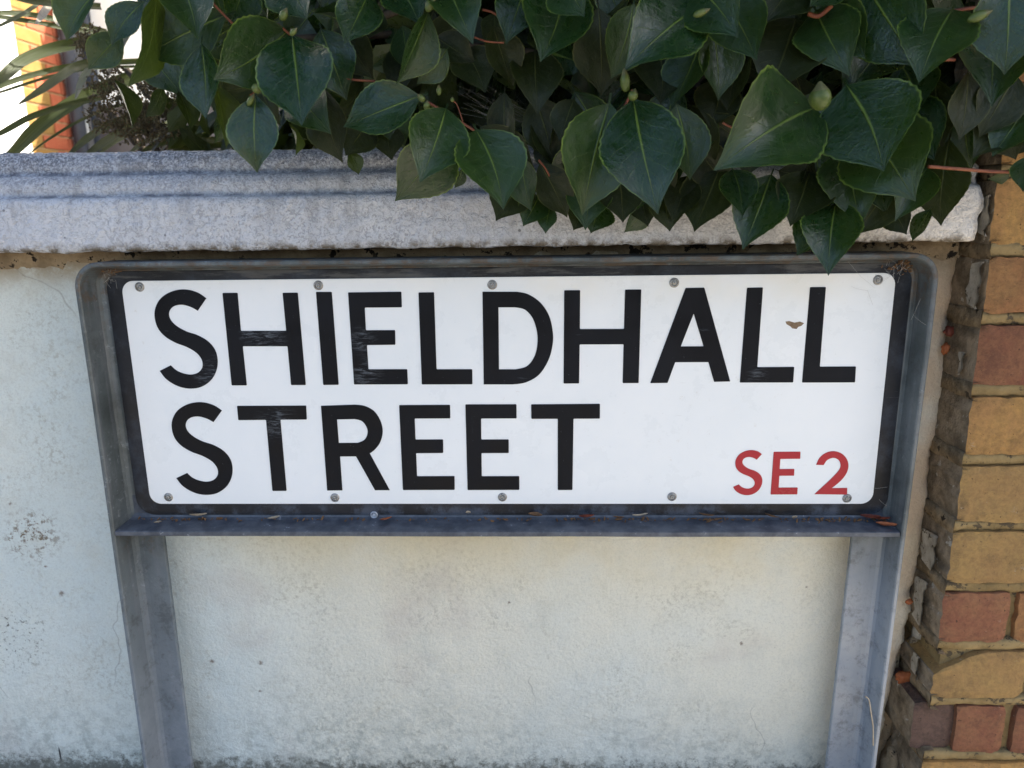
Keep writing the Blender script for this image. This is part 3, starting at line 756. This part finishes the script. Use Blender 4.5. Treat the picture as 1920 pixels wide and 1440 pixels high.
random.seed(17); bm = bmesh.new()
for i in range(90):
    cx, cy, sx_ = random.choice(((1692, 502, 12), (1700, 492, 9), (213, 508, 10), (207, 498, 8)))
    p = at(cx+random.gauss(0, sx_), cy+random.gauss(0, 5), -.040+random.uniform(-.006, .003)); r = random.uniform(.0004, .0013)
    mt = Matrix.Translation(p) @ Matrix.Rotation(random.uniform(0, 6), 4, Vector((random.random(), random.random(), .3)).normalized()) @ Matrix.Diagonal((r*random.uniform(1, 4), r, r*.7, 1))
    bmesh.ops.create_icosphere(bm, subdivisions=1, radius=1, matrix=mt)
link('corner_debris', bm_mesh(bm), None, (DRYB,), kind='stuff', label='brown dusty debris caught in both top corners of the sign frame', cat='dirt')
bm = bmesh.new(); tube(bm, smooth_path([at(1622, 1306, -.0645), at(1629, 1312, -.066), at(1633, 1335, -.0665), at(1637, 1365, -.0665), at(1637, 1398, -.0665)], 6), .0007, 6)
link('dry_stalk', bm_mesh(bm), None, (DRYP,), label='thin pale dry stalk stuck against the right leg of the sign', cat='dry stalk')

# cobwebs: hair thin strands
WEB = mat_simple('cobweb_silk', (.42, .41, .38), (.5, .49, .46), 50, .8)
def strands(segs, r=.00010):
    bm = bmesh.new()
    for a, b in segs:
        a = Vector(a); b = Vector(b); mid = (a+b)/2 - Vector((0, 0, (a-b).length*.05)); tube(bm, [a, (a+mid)/2 - Vector((0,0,.0003)), mid, b], r, 4, False)
    return bm_mesh(bm)
random.seed(9)
sg = [(at(1590, 490, -.045), at(1640, 540, -.0385)), (at(1596, 537, -.0385), at(1628, 545, -.0385)), (at(1627, 545, -.0385), at(1637, 572, -.0385)), (at(1635, 915, -.039), at(1664, 913, -.045)),
      (at(1648, 936, -.046), at(1662, 948, -.043)), (at(1712, 590, -.06), at(1740, 612, -.062)), (at(1708, 600, -.05), at(1726, 560, -.06))]
for i in range(26):
    a = at(1672+random.uniform(-14, 26), 495+random.uniform(-6, 26), -.045+random.uniform(-.01, .01)); sg.append((a, a+Vector((random.gauss(0, .006), random.gauss(0, .003), random.gauss(0, .006)))))
for i in range(20):
    a = at(207+random.uniform(-10, 12), 505+random.uniform(-6, 22), -.042); sg.append((a, a+Vector((random.gauss(0, .006), random.gauss(0, .002), random.gauss(0, .006)))))
link('cobweb', strands(sg), None, (WEB,), kind='stuff', label='thin cobweb strands in the upper corners of the sign frame', cat='cobweb')
sg = []
for i in range(34):
    a = at(random.uniform(850, 960), random.uniform(160, 220), -.055); b = at(random.uniform(1000, 1055), random.uniform(215, 262), -.05); sg.append((a, a.lerp(b, random.uniform(.5, 1)) if i % 2 else b))
link('cobweb', strands(sg, .00006), None, (WEB,), kind='stuff', label='faint cobweb stretched between leaves in the dark gap of the shrub', cat='cobweb')

# ------------------------------------------------------------------ camellia
HB = Vector((.35, .30, G))
shrub = empty('camellia_shrub', HB, label='dark glossy green camellia shrub hanging over the top of the wall', cat='shrub')
WP = [(0, .03), (.03, .13), (.08, .31), (.15, .53), (.24, .75), (.34, .91), (.44, .99), (.53, 1.0), (.63, .91), (.73, .72), (.81, .49), (.87, .30), (.92, .165), (.96, .075), (1, 0.0)]
def wprof(v):
    for (a, wa), (b, wb) in zip(WP, WP[1:]):
        if v <= b:
            t = (v-a)/(b-a); return wa+(wb-wa)*t
    return 0
def leaf_mesh(seed, fold=.25, curl=.18, wave=.05, nv=26, nu=6, serr=.022, twist=.0):
    rnd_ = random.Random(seed); vs, uv, fs = [], [], []
    ph = rnd_.uniform(0, 6); asym = rnd_.uniform(-.05, .05); bend = rnd_.uniform(-.07, .07)
    rows = [-.10, -.04] + [j/nv for j in range(nv+1)]
    for j, v in enumerate(rows):
        hw = wprof(v)*.5 if v >= 0 else .016
        hw = max(hw, .0015 if v >= .99 else .014)
        if 0 < v < .97: hw *= 1 + (serr if j % 2 else -serr*.4)
        vv = max(0, v); cx = bend*math.sin(math.pi*vv)
        for i in range(nu+1):
            u = i/nu*2-1
            z = fold*(abs(u)**1.3)*hw + wave*math.sin(vv*8+ph+(1.4 if u > 0 else 0))*u*u*wprof(vv) + curl*1.3*(vv-vv**2.0) - curl*.12*max(0, vv-.75)/.25
            z += twist*u*hw*vv
            x = u*hw*(1+asym*(1 if u > 0 else -1)) + cx
            vs.append((x, v if v >= 0 else v, z if v >= 0 else v*.25)); uv.append((i/nu, vv if v >= 0 else 0))
    n1 = nu+1
    for j in range(len(rows)-1):
        for i in range(nu): a = j*n1+i; fs.append((a, a+1, a+n1+1, a+n1))
    me = mesh('leaf', vs, fs); ul = me.uv_layers.new(name='UVMap')
    for lp in me.loops: ul.data[lp.index].uv = uv[lp.vertex_index]
    me.polygons.foreach_set('use_smooth', [True]*len(me.polygons)); return me
LM = {}
for key, mt in (('t', LT), ('u', LD), ('y', LY)):
    LM[key] = []
    for s in range(9):
        me = leaf_mesh(s, fold=(.34, .22, .42, .12, .30, .5, .2, .36, .26)[s], curl=(.14, .24, .08, .3, .18, .2, .12, .34, .02)[s], wave=(.03, .05, .02, .06, .04, .03, .05, .07, .02)[s],
                       twist=(.1, -.2, .25, 0, -.1, .3, -.3, .15, 0)[s])
        me.materials.append(mt); LM[key].append(me)
def place_leaf(b, t, W, key='t', roll=0., variant=None, name='leaf', par=None, face=None):
    """b, t: world base and tip; W: full width in metres; roll about the midrib"""
    L = (t-b).length; ya = (t-b)/L
    tocam = ((CAM if face is None else face) - (b+t)/2).normalized()
    za = (tocam - ya*tocam.dot(ya)).normalized(); za = Matrix.Rotation(roll, 3, ya) @ za
    xa = ya.cross(za)
    me = LM[key][variant if variant is not None else random.randrange(9)]
    o = bpy.data.objects.new(name, me); C.objects.link(o)
    Mx = Matrix((xa*W, ya*L, za*L*.8)).transposed().to_4x4(); Mx.translation = b
    o.parent = par or shrub; o.matrix_parent_inverse = Matrix.Translation(-(par or shrub).location); o.matrix_world = Mx
    o.matrix_basis = Mx; return o
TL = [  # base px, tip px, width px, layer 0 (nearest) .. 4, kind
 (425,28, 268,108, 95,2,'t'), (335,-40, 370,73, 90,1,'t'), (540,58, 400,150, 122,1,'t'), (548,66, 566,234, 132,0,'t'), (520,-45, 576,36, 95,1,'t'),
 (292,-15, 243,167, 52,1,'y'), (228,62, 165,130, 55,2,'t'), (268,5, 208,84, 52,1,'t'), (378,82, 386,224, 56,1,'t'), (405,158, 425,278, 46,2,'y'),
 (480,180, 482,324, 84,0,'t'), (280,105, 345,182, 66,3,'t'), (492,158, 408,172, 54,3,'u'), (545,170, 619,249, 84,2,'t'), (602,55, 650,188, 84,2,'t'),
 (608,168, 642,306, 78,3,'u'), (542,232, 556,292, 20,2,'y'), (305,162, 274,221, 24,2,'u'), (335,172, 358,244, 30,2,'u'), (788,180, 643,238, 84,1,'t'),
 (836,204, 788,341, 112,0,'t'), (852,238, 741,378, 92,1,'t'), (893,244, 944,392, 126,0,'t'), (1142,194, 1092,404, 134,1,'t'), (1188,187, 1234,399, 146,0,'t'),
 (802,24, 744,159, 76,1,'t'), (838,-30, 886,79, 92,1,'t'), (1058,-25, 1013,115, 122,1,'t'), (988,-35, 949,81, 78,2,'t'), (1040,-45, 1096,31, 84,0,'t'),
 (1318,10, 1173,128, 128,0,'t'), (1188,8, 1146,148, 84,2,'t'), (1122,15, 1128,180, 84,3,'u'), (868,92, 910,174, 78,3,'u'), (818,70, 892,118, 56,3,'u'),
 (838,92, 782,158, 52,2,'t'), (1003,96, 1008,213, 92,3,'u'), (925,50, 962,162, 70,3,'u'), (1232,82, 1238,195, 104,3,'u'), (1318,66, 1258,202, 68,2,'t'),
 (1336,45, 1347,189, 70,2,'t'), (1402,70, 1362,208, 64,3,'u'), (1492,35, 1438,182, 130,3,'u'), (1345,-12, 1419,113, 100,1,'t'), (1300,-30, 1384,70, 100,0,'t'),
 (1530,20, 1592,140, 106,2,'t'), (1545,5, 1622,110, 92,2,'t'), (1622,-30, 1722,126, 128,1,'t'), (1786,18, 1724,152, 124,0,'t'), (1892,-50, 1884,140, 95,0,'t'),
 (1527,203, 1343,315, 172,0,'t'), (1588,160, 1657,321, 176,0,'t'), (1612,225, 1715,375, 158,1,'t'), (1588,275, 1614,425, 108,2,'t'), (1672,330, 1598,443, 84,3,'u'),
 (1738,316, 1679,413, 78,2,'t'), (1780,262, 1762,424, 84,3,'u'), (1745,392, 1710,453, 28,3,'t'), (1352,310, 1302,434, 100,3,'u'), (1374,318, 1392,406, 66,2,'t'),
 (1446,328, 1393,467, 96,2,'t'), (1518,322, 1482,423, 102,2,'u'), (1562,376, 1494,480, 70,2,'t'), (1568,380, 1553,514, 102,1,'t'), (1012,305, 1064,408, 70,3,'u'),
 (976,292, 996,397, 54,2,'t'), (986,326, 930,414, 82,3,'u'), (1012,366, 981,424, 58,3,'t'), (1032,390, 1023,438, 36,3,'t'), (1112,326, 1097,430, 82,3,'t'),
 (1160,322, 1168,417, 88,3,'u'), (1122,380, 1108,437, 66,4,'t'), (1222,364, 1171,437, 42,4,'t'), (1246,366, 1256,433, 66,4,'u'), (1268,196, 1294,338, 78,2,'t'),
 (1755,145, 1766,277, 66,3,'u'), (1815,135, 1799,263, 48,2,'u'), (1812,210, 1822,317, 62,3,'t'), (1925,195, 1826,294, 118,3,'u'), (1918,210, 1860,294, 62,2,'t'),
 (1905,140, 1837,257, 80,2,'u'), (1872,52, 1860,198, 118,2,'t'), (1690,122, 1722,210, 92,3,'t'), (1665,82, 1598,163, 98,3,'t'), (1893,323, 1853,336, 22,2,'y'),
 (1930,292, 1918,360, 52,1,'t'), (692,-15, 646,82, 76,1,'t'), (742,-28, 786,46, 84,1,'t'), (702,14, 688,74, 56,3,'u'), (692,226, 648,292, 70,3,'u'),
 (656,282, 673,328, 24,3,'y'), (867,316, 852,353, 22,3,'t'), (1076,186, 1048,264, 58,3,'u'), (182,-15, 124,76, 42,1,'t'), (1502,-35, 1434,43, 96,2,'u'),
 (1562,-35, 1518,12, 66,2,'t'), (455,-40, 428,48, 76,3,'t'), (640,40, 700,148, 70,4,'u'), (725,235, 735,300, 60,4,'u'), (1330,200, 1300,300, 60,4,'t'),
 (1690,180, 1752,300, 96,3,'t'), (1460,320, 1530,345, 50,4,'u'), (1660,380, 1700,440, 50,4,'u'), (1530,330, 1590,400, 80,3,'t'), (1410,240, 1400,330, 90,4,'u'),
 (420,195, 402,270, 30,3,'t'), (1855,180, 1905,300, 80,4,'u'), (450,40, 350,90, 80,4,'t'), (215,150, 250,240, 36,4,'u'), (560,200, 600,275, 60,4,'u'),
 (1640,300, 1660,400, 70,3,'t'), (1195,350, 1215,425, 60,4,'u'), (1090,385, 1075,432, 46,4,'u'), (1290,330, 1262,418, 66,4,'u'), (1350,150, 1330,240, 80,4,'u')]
LAYY = (-.150, -.125, -.105, -.088, -.075)
random.seed(11)
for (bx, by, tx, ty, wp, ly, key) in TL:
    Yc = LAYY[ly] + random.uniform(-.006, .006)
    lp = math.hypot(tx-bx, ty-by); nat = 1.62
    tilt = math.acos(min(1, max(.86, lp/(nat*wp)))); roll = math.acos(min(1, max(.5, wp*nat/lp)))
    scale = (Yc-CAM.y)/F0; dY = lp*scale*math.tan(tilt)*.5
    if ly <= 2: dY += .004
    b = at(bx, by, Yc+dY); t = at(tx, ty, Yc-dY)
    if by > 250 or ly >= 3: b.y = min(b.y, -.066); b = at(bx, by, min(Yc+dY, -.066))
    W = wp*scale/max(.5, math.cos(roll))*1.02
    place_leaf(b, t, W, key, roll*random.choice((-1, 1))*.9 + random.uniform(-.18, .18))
# secondary leaves filling the depth behind the traced ones
bound = [(200, -60), (235, 60), (300, 120), (340, 190), (420, 235), (640, 262), (720, 300), (850, 318), (920, 350), (1010, 385), (1100, 405), (1280, 395), (1400, 415), (1500, 430), (1560, 440), (1640, 410), (1700, 390), (1800, 360), (2000, 300)]
def lowy(x):
    if x < bound[0][0]: return -100
    for (a, ya), (b, yb) in zip(bound, bound[1:]):
        if a <= x <= b: return ya+(yb-ya)*(x-a)/(b-a)
    return 300
random.seed(3); cnt = 0
while cnt < 165:
    tx = random.uniform(215, 1960); ty = random.uniform(-40, 440)
    if ty > lowy(tx)-12: continue
    if 835 < tx < 1075 and 150 < ty < 285 and random.random() < .9: continue
    if 1285 < tx < 1375 and 165 < ty < 300: continue
    over = ty > 262
    Yc = random.uniform(-.072, -.066) if over else random.uniform(-.03, .12)
    a = random.gauss(0, .6); L = random.uniform(85, 135); bx, by = tx - L*math.sin(a), ty - L*math.cos(a)
    sc = (Yc-CAM.y)/F0; key = 'u' if random.random() < .6 else 't'
    b = at(bx, by, Yc + (0 if over else random.uniform(-.01, .03))); t = at(tx, ty, Yc)
    place_leaf(b, t, L*.6*sc*random.uniform(.9, 1.15), key, random.gauss(0, .5)); cnt += 1
# unseen mass of the shrub: simple leaves in one joined part
def leafmass(n, fn, size, seed):
    rs = np.random.RandomState(seed); P, T, W_ = fn(rs, n)
    base = np.array([[0, 0, 0], [-.30, .35, .03], [0, .38, -.02], [.30, .35, .03], [-.2, .72, .0], [0, .72, -.06], [.2, .72, 0], [0, 1, -.14]])
    faces = [(0, 2, 1), (0, 3, 2), (1, 2, 5, 4), (2, 3, 6, 5), (4, 5, 7), (5, 6, 7)]
    vs = np.zeros((n*8, 3)); fs = []
    for i in range(n):
        d = T[i]/np.linalg.norm(T[i]); r = rs.normal(size=3); x = np.cross(d, r); x /= np.linalg.norm(x); z = np.cross(x, d)
        s = size*rs.uniform(.7, 1.15); vs[i*8:i*8+8] = P[i] + base[:, :1]*x*s*W_ + base[:, 1:2]*d*s + base[:, 2:]*z*s
        fs += [tuple(q+i*8 for q in f) for f in faces]
    me = bpy.data.meshes.new('mass'); me.from_pydata(vs.tolist(), [], fs); me.update()
    ul = me.uv_layers.new(name='UVMap'); buv = [(.5, 0), (0.2, .35), (.5, .38), (.8, .35), (.2, .72), (.5, .72), (.8, .72), (.5, 1)]
    li = np.zeros(len(me.loops), dtype=np.int32); me.loops.foreach_get('vertex_index', li)
    ul.data.foreach_set('uv', np.array(buv)[li % 8].ravel()); return me
def hedge(rs, n):
    P = []; 
    while len(P) < n:
        x = rs.uniform(-.42, 1.55); y = rs.uniform(.02, .75); z = rs.uniform(.24, 1.15)
        cx, cz = .52, .60
        if ((x-cx)/1.02)**2 + ((z-cz)/.60)**2 + ((y-.32)/.55)**2 > 1 + .25*noise.noise(Vector((x*3, y*3, z*3))): continue
        q = Vector((x, y, z)) - CAM; zz = q.dot(fwd); px = 960+F0*q.dot(RT)/zz; py = 720-F0*q.dot(UP)/zz
        if z < .29 and y < .2: continue
        if px < 330 and py > 40 and z < .62: continue
        P.append((x, y, z))
    P = np.array(P); T = rs.normal(size=(n, 3)); T[:, 2] -= .8; T[:, 1] -= .5
    return P, T, 1.0
child(link('inner_foliage', leafmass(9000, hedge, .075, 4), None, (LT,), kind='stuff'), shrub)
def front(rs, n):                                          # overhanging edge above view, unseen, widened and thickened to shade the leaves
    P = np.stack([rs.uniform(-.30, 1.35, n), rs.uniform(-.24, .05, n), rs.uniform(.515, 1.0, n)], -1)
    T = rs.normal(size=(n, 3)); T[:, 2] -= 1.2; T[:, 1] -= .4; return P, T, 1.0
child(link('upper_foliage', leafmass(2800, front, .075, 8), None, (LT,), kind='stuff'), shrub)
def low(rs, n):
    P = np.stack([rs.uniform(-.95, .3, n*2), rs.uniform(.26, .6, n*2), rs.uniform(.12, .36, n*2)], -1)
    P = P[P[:, 0] > -.47*(P[:, 1]+.83)+.03][:n]; n = len(P)
    P[:, 2] = np.where(P[:, 0] < -.36*(P[:, 1]+.83), np.minimum(P[:, 2], .37), P[:, 2])
    T = rs.normal(size=(n, 3)); T[:, 2] -= .3; return np.resize(P, (1200, 3)), np.resize(T, (1200, 3)), .8
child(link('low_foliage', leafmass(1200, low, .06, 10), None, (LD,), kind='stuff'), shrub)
def right(rs, n):
    P = np.stack([rs.uniform(.66, 1.4, n), rs.uniform(-.18, .05, n), rs.uniform(.30, .55, n)], -1)
    T = rs.normal(size=(n, 3)); T[:, 2] -= 1.2; T[:, 1] -= .4; return P, T, 1.0
child(link('side_foliage', leafmass(500, right, .075, 9), None, (LT,), kind='stuff'), shrub)
# branches
random.seed(13)
bm = bmesh.new(); tube(bm, smooth_path([HB+Vector((.15, .05, 0)), HB+Vector((.13, .02, .4)), HB+Vector((.05, 0, .75)), HB+Vector((.1, -.02, 1.2))], 5), .018, 8)
for k in range(26):
    a = HB + Vector((random.uniform(-.05, .3), 0, random.uniform(.6, 1.2))); e = Vector((random.uniform(-.35, 1.2), random.uniform(-.10, .1), random.uniform(.33, .75)))
    tube(bm, smooth_path([a, a.lerp(e, .5)+Vector((0, 0, random.uniform(0, .08))), e], 5), [.006]*6 + [.004]*4 + [.0025], 6)
child(link('trunk', bm_mesh(bm), None, (BARKD,)), shrub)
for pts, r in (([(380,-20),(405,12),(436,44)], 2.2), ([(640,146),(668,150),(704,152)], 2.0), ([(800,190),(853,222),(893,247)], 2.3), ([(1165,215),(1176,190),(1186,168)], 2.4),
               ([(1740,312),(1800,317),(1870,322),(1935,322)], 3.0), ([(1782,22),(1815,16),(1855,12)], 3.0), ([(1745,118),(1768,112),(1790,112)], 3.0), ([(520,45),(545,66),(556,82)], 2.2),
               ([(905,18),(925,24),(950,40)], 2.0), ([(846,190),(856,195),(868,228)], 1.0), ([(1355,230),(1370,238),(1385,240)], 2.0), ([(795,0),(812,12),(835,0)], 2.0),
               ([(890,70),(915,78),(945,80)], 1.6), ([(1010,300),(1022,315),(1030,330)], 1.6), ([(470,178),(481,170),(490,160)], 1.6), ([(1515,25),(1535,30),(1560,10)], 4.0)):
    Yt = -.118 if pts[0][0] > 1700 else -.108
    if pts[0] in ((1740, 312),): Yt = -.115
    P = [at(x, y, Yt+random.uniform(-.004, .004)) for x, y in pts]
    bm = bmesh.new(); tube(bm, smooth_path(P, 6), r*.0005, 8); child(link('twig', bm_mesh(bm), None, (BARK,)), shrub)
def bud(px, py, L, W, ang, Y, k=0):
    bm = bmesh.new(); bmesh.ops.create_uvsphere(bm, u_segments=14, v_segments=12, radius=1)
    sc = (Y-CAM.y)/F0
    for v in bm.verts:
        t = v.co.z; r = 1-.35*max(0, t)**2; v.co.x *= r*(1+.05*math.sin(5*math.atan2(v.co.y, v.co.x)+t*3)); v.co.y *= r
        if t > .8: v.co.z += .25*(t-.8)/.2
        v.co = Vector((v.co.x*W/2*sc, v.co.y*W/2*sc, v.co.z*L/2*sc))
    for f in bm.faces: f.smooth = True; f.material_index = 1 if f.calc_center_median().z > L*sc*.22 else 0
    me = bm_mesh(bm); o = link('bud', me); me.materials.append(BUD); me.materials.append(BUDT)
    q = at(px, py, Y); o.rotation_euler = (0, ang, 0); o.location = q
    o.parent = shrub; o.matrix_parent_inverse = Matrix.Translation(-shrub.location)
for a in ((1538,183,44,38,-.1,-.170), (1187,179,24,22,.3,-.150), (1172,152,46,22,-.1,-.145), (482,166,22,24,.9,-.155), (470,188,28,14,.6,-.150), (790,184,20,15,-.8,-.13), (800,198,18,16,.2,-.13),
          (823,170,20,12,0,-.12), (848,187,10,9,0,-.12), (550,60,20,12,.8,-.16), (532,28,26,18,.5,-.14), (807,8,34,20,.5,-.14), (1314,24,34,16,1.2,-.165), (1835,30,48,22,1.2,-.165), (1868,68,22,12,.9,-.15)):
    bud(a[0], a[1], a[2]*(1 if a[2] == 44 else .8), a[3]*(1 if a[2] == 44 else .8), *a[4:])

# ------------------------------------------------------------------ strap-leaved plant with dry seed head
STRAP = M('strap_leaf', .4, .45); uv_ = STRAP.tc.outputs['UV']
lines = STRAP.noise(1, 3, .6, src=STRAP.map((38, 1.5, 1), src=uv_)); cst = STRAP.mix(STRAP.rng(lines, .35, .65), (.022, .032, .012), (.085, .10, .045)); STRAP.color(cst)
STRAP.bump(lines, .001)
tr = STRAP.t.nodes.new('ShaderNodeBsdfTranslucent'); STRAP.t.links.new(STRAP.mix(.5, cst, (.20, .26, .03)), tr.inputs[0]); ms = STRAP.t.nodes.new('ShaderNodeMixShader'); ms.inputs[0].default_value = .12
STRAP.t.links.new(STRAP.b.outputs[0], ms.inputs[1]); STRAP.t.links.new(tr.outputs[0], ms.inputs[2]); STRAP.t.links.new(ms.outputs[0], STRAP.t.nodes['Material Output'].inputs[0]); STRAP = STRAP.m
DRYST = mat_simple('dry_strap', (.13, .12, .09), (.24, .22, .17), 60, .7)
strap = empty('strap_leaf_plant', (-.45, .55, G), label='strap leaved plant arching over the wall at the far left', cat='plant')
def blade(pts, wpx, Y0, Y1, mat, tip0=True, tip1=False):
    n = len(pts); P3 = []
    for i, (x, y) in enumerate(pts): P3.append(at(x, y, Y0+(Y1-Y0)*i/(n-1)))
    P3 = smooth_path(P3, 7); N = len(P3); vs, uv, fs = [], [], []
    for i, p in enumerate(P3):
        t = (P3[min(i+1, N-1)]-P3[max(i-1, 0)]).normalized(); c = (CAM-p).normalized(); s = t.cross(c).normalized(); nn = s.cross(t)
        v = i/(N-1); w = wpx*.5*((p.y-CAM.y)/F0)
        if tip0: w *= min(1, (v+.01)/.35)**.7
        if tip1: w *= min(1, (1-v+.01)/.35)**.7
        for k, u in enumerate((-1, -.5, 0, .5, 1)):
            vs.append(p + s*u*w - nn*(1-abs(u))*w*.35); uv.append((k/4, v))
    for i in range(N-1):
        for k in range(4): a = i*5+k; fs.append((a, a+1, a+6, a+5))
    me = mesh('blade', vs, fs); ul = me.uv_layers.new(name='UVMap')
    for lp in me.loops: ul.data[lp.index].uv = uv[lp.vertex_index]
    child(link('blade', me, None, (mat,), smooth=True), strap)
for pts, wp, m_, t1 in (
    ([(-60,190),(0,148),(45,112),(110,88),(225,66)], 24, STRAP, 0), ([(-60,200),(0,162),(70,138),(150,122),(270,114)], 12, STRAP, 0), ([(-50,190),(0,173),(100,142),(180,128),(280,124)], 6, STRAP, 0),
    ([(34,196),(75,170),(115,142),(150,122),(210,112)], 18, STRAP, 0), ([(-20,320),(25,285),(70,240),(130,196),(190,166),(260,140)], 28, STRAP, 0), ([(-60,275),(0,250),(60,218),(130,196),(200,180)], 13, STRAP, 0),
    ([(40,300),(90,262),(150,226),(210,202),(260,190)], 6, STRAP, 0), ([(-60,30),(0,24),(60,28),(130,42),(200,60)], 12, STRAP, 0), ([(-60,25),(0,32),(70,42),(140,56),(210,62)], 10, STRAP, 0), ([(67,45),(80,26),(92,6),(104,-30)], 16, DRYST, 0),
    ([(122,52),(107,38),(108,10),(122,-30)], 14, DRYST, 0), ([(141,186),(150,160),(163,135),(190,110)], 14, STRAP, 0), ([(-30,62),(20,38),(60,15),(110,-20)], 8, STRAP, 0), ([(0,-10),(60,2),(120,8),(190,12)], 14, STRAP, 0),
    ([(120,300),(160,262),(210,232),(300,200)], 16, STRAP, 0), ([(150,300),(190,270),(240,240),(320,205)], 18, STRAP, 0), ([(172,300),(220,262),(262,245),(330,228)], 12, STRAP, 0), ([(280,290),(300,262),(320,245),(345,236)], 8, DRYST, 0),
    ([(292,298),(318,262),(335,248),(360,240)], 8, DRYST, 0), ([(230,300),(262,272),(300,255),(340,250)], 10, STRAP, 0), ([(215,110),(235,70),(262,20),(280,-20)], 14, STRAP, 0), ([(300,300),(318,280),(345,268),(362,262)], 9, DRYST, 0),
    ([(200,150),(213,110),(232,72),(250,30)], 16, DRYST, 0), ([(250,300),(290,272),(350,262),(420,262)], 14, STRAP, 0), ([(330,300),(370,280),(430,270),(500,268)], 14, STRAP, 0)):
    Yb = random.uniform(.40, .55); blade(pts, wp*.78, Yb-.12, Yb+.05, m_)
bm = bmesh.new(); base = Vector((-.45, .55, G))
for k in range(9): tube(bm, smooth_path([base+Vector((random.uniform(-.03, .03), 0, 0)), base+Vector((random.uniform(-.08, .08), random.uniform(-.05, .1), .5)), at(random.uniform(200, 380), random.uniform(60, 240), .55)], 5), .006, 6)
child(link('stem', bm_mesh(bm), None, (BARKD,)), strap)
SEED = mat_simple('dry_seed_head', (.060, .042, .018), (.17, .125, .055), 90, .85)
random.seed(33); bm = bmesh.new()
def panicle(cx, cy, rx, ry, n, Yc):
    for i in range(n):
        a = random.uniform(0, 6.28); r = math.sqrt(random.random()); x = cx+rx*r*math.cos(a); y = cy+ry*r*math.sin(a)
        p = at(x, y, Yc+random.uniform(-.03, .03)); q = p + Vector((random.gauss(0, .006), random.gauss(0, .006), random.gauss(-.002, .007)))
        tube(bm, [p, q], .0005, 3, False)
        for _ in range(3):
            bmesh.ops.create_icosphere(bm, subdivisions=1, radius=random.uniform(.0010, .0021), matrix=Matrix.Translation(p.lerp(q, random.random())+Vector((random.gauss(0, .0016), 0, random.gauss(0, .0016)))))
panicle(165, 65, 34, 20, 60, .36); panicle(155, 88, 14, 18, 34, .36); panicle(205, 165, 42, 50, 130, .36); panicle(225, 215, 62, 42, 200, .37); panicle(275, 235, 60, 40, 220, .38); panicle(300, 190, 50, 65, 240, .38); panicle(285, 145, 22, 30, 90, .37)
child(link('seed_head', bm_mesh(bm), None, (SEED,), kind='stuff'), strap)

# ------------------------------------------------------------------ house across the garden
HWHITE = mat_simple('white_house_render', (.78, .77, .74), (.82, .81, .79), 3, .9, .2)
HORA = mat_brick('house_orange_brick', (.48, .13, .065), (.54, .18, .09), (.38, .10, .05), .2); HYEL = mat_brick('house_yellow_brick', (.33, .19, .05), (.36, .23, .08), (.24, .14, .04), .2)
HMOR = mat_simple('house_mortar', (.36, .24, .13), (.42, .30, .17), 30, .95, .1)
HDARK = mat_simple('dark_grey_paint', (.055, .065, .085), (.08, .09, .11), 10, .5)
HPANEL = mat_simple('dark_charcoal_cladding', (.035, .032, .038), (.05, .048, .055), 8, .5); HDOOR = mat_simple('pale_door_paint', (.72, .76, .72), (.78, .80, .78), 3, .5)
HGLASS = mat_simple('window_glass', (.35, .40, .45), (.5, .55, .6), 3, .08, .6)
HX = -2.60; yA, yB = 3.17, 3.55
house = empty('house', (HX-1, 4, G), label='sunlit white rendered house with orange and yellow brick corner behind the plants', cat='house')
child(link('rendered_wall', boxmesh((HX-3, .9, G), (HX, yA, 4.2)), None, (HWHITE,)), house)
child(link('brick_corner_core', boxmesh((HX-.3, yA+.002, G), (HX-.008, yB, 4.2)), None, (HMOR,)), house)
z = G; r_ = 0; random.seed(2)
while z < 2.1:
    y = yA+.004; seqw = [.215, .102, .215, .102] if r_ % 2 else [.102, .215, .215, .102]
    for q, ww in enumerate(seqw):
        e = min(yB, y+ww)
        if e-y > .03:
            mm = HYEL if q < 1 else HORA
            child(link('brick', boxmesh((HX-.1, y, z+.005), (HX+random.uniform(-.001, .001), e-.005, z+.070), .003), None, (mm,)), house)
        y = e+.005
    z += .075; r_ += 1
def hb(name, x0, y0, x1, y1, Y, th, mat, bev=.004):
    a = at(x0, y0, Y); b = at(x1, y1, Y)
    return child(link(name, boxmesh((a.x, Y, min(a.z, b.z)), (b.x, Y+th, max(a.z, b.z)), bev), None, (mat,)), house)
yb = yB+.02
child(link('back_wall', boxmesh((HX-.3, yb+.16, G), (2.2, yb+.3, 1.72)), None, (HWHITE,)), house)
p0 = at(128, 150, yb); bm = bmesh.new(); tube(bm, [(HX+.04, yb-.02, G), (HX+.04, yb-.02, 3.5)], .036, 14)
child(link('downpipe', bm_mesh(bm), None, (HDARK,)), house)
child(link('door_panel', boxmesh((HX+.12, yb+.10, .805), (HX+1.0, yb+.15, 1.70), .006), None, (HDOOR,)), house)
child(link('door_frame', boxmesh((HX+.06, yb+.07, G), (HX+.115, yb+.155, 1.715), .006), None, (HDARK,)), house)
child(link('cladding', boxmesh((HX+.12, yb+.04, G), (HX+1.3, yb+.125, .80), .006), None, (HPANEL,)), house)
a = at(128, 226, yb+.03); b = at(168, 256, yb+.03)
fr = child(link('small_window_frame', boxmesh((a.x, yb+.015, b.z), (b.x, yb+.038, a.z), .012), None, (HDOOR,)), house)
gl = link('pane', boxmesh((a.x+.025, yb+.008, b.z+.025), (b.x-.025, yb+.0145, a.z-.025), .002), None, (HGLASS,)); gl.parent = fr
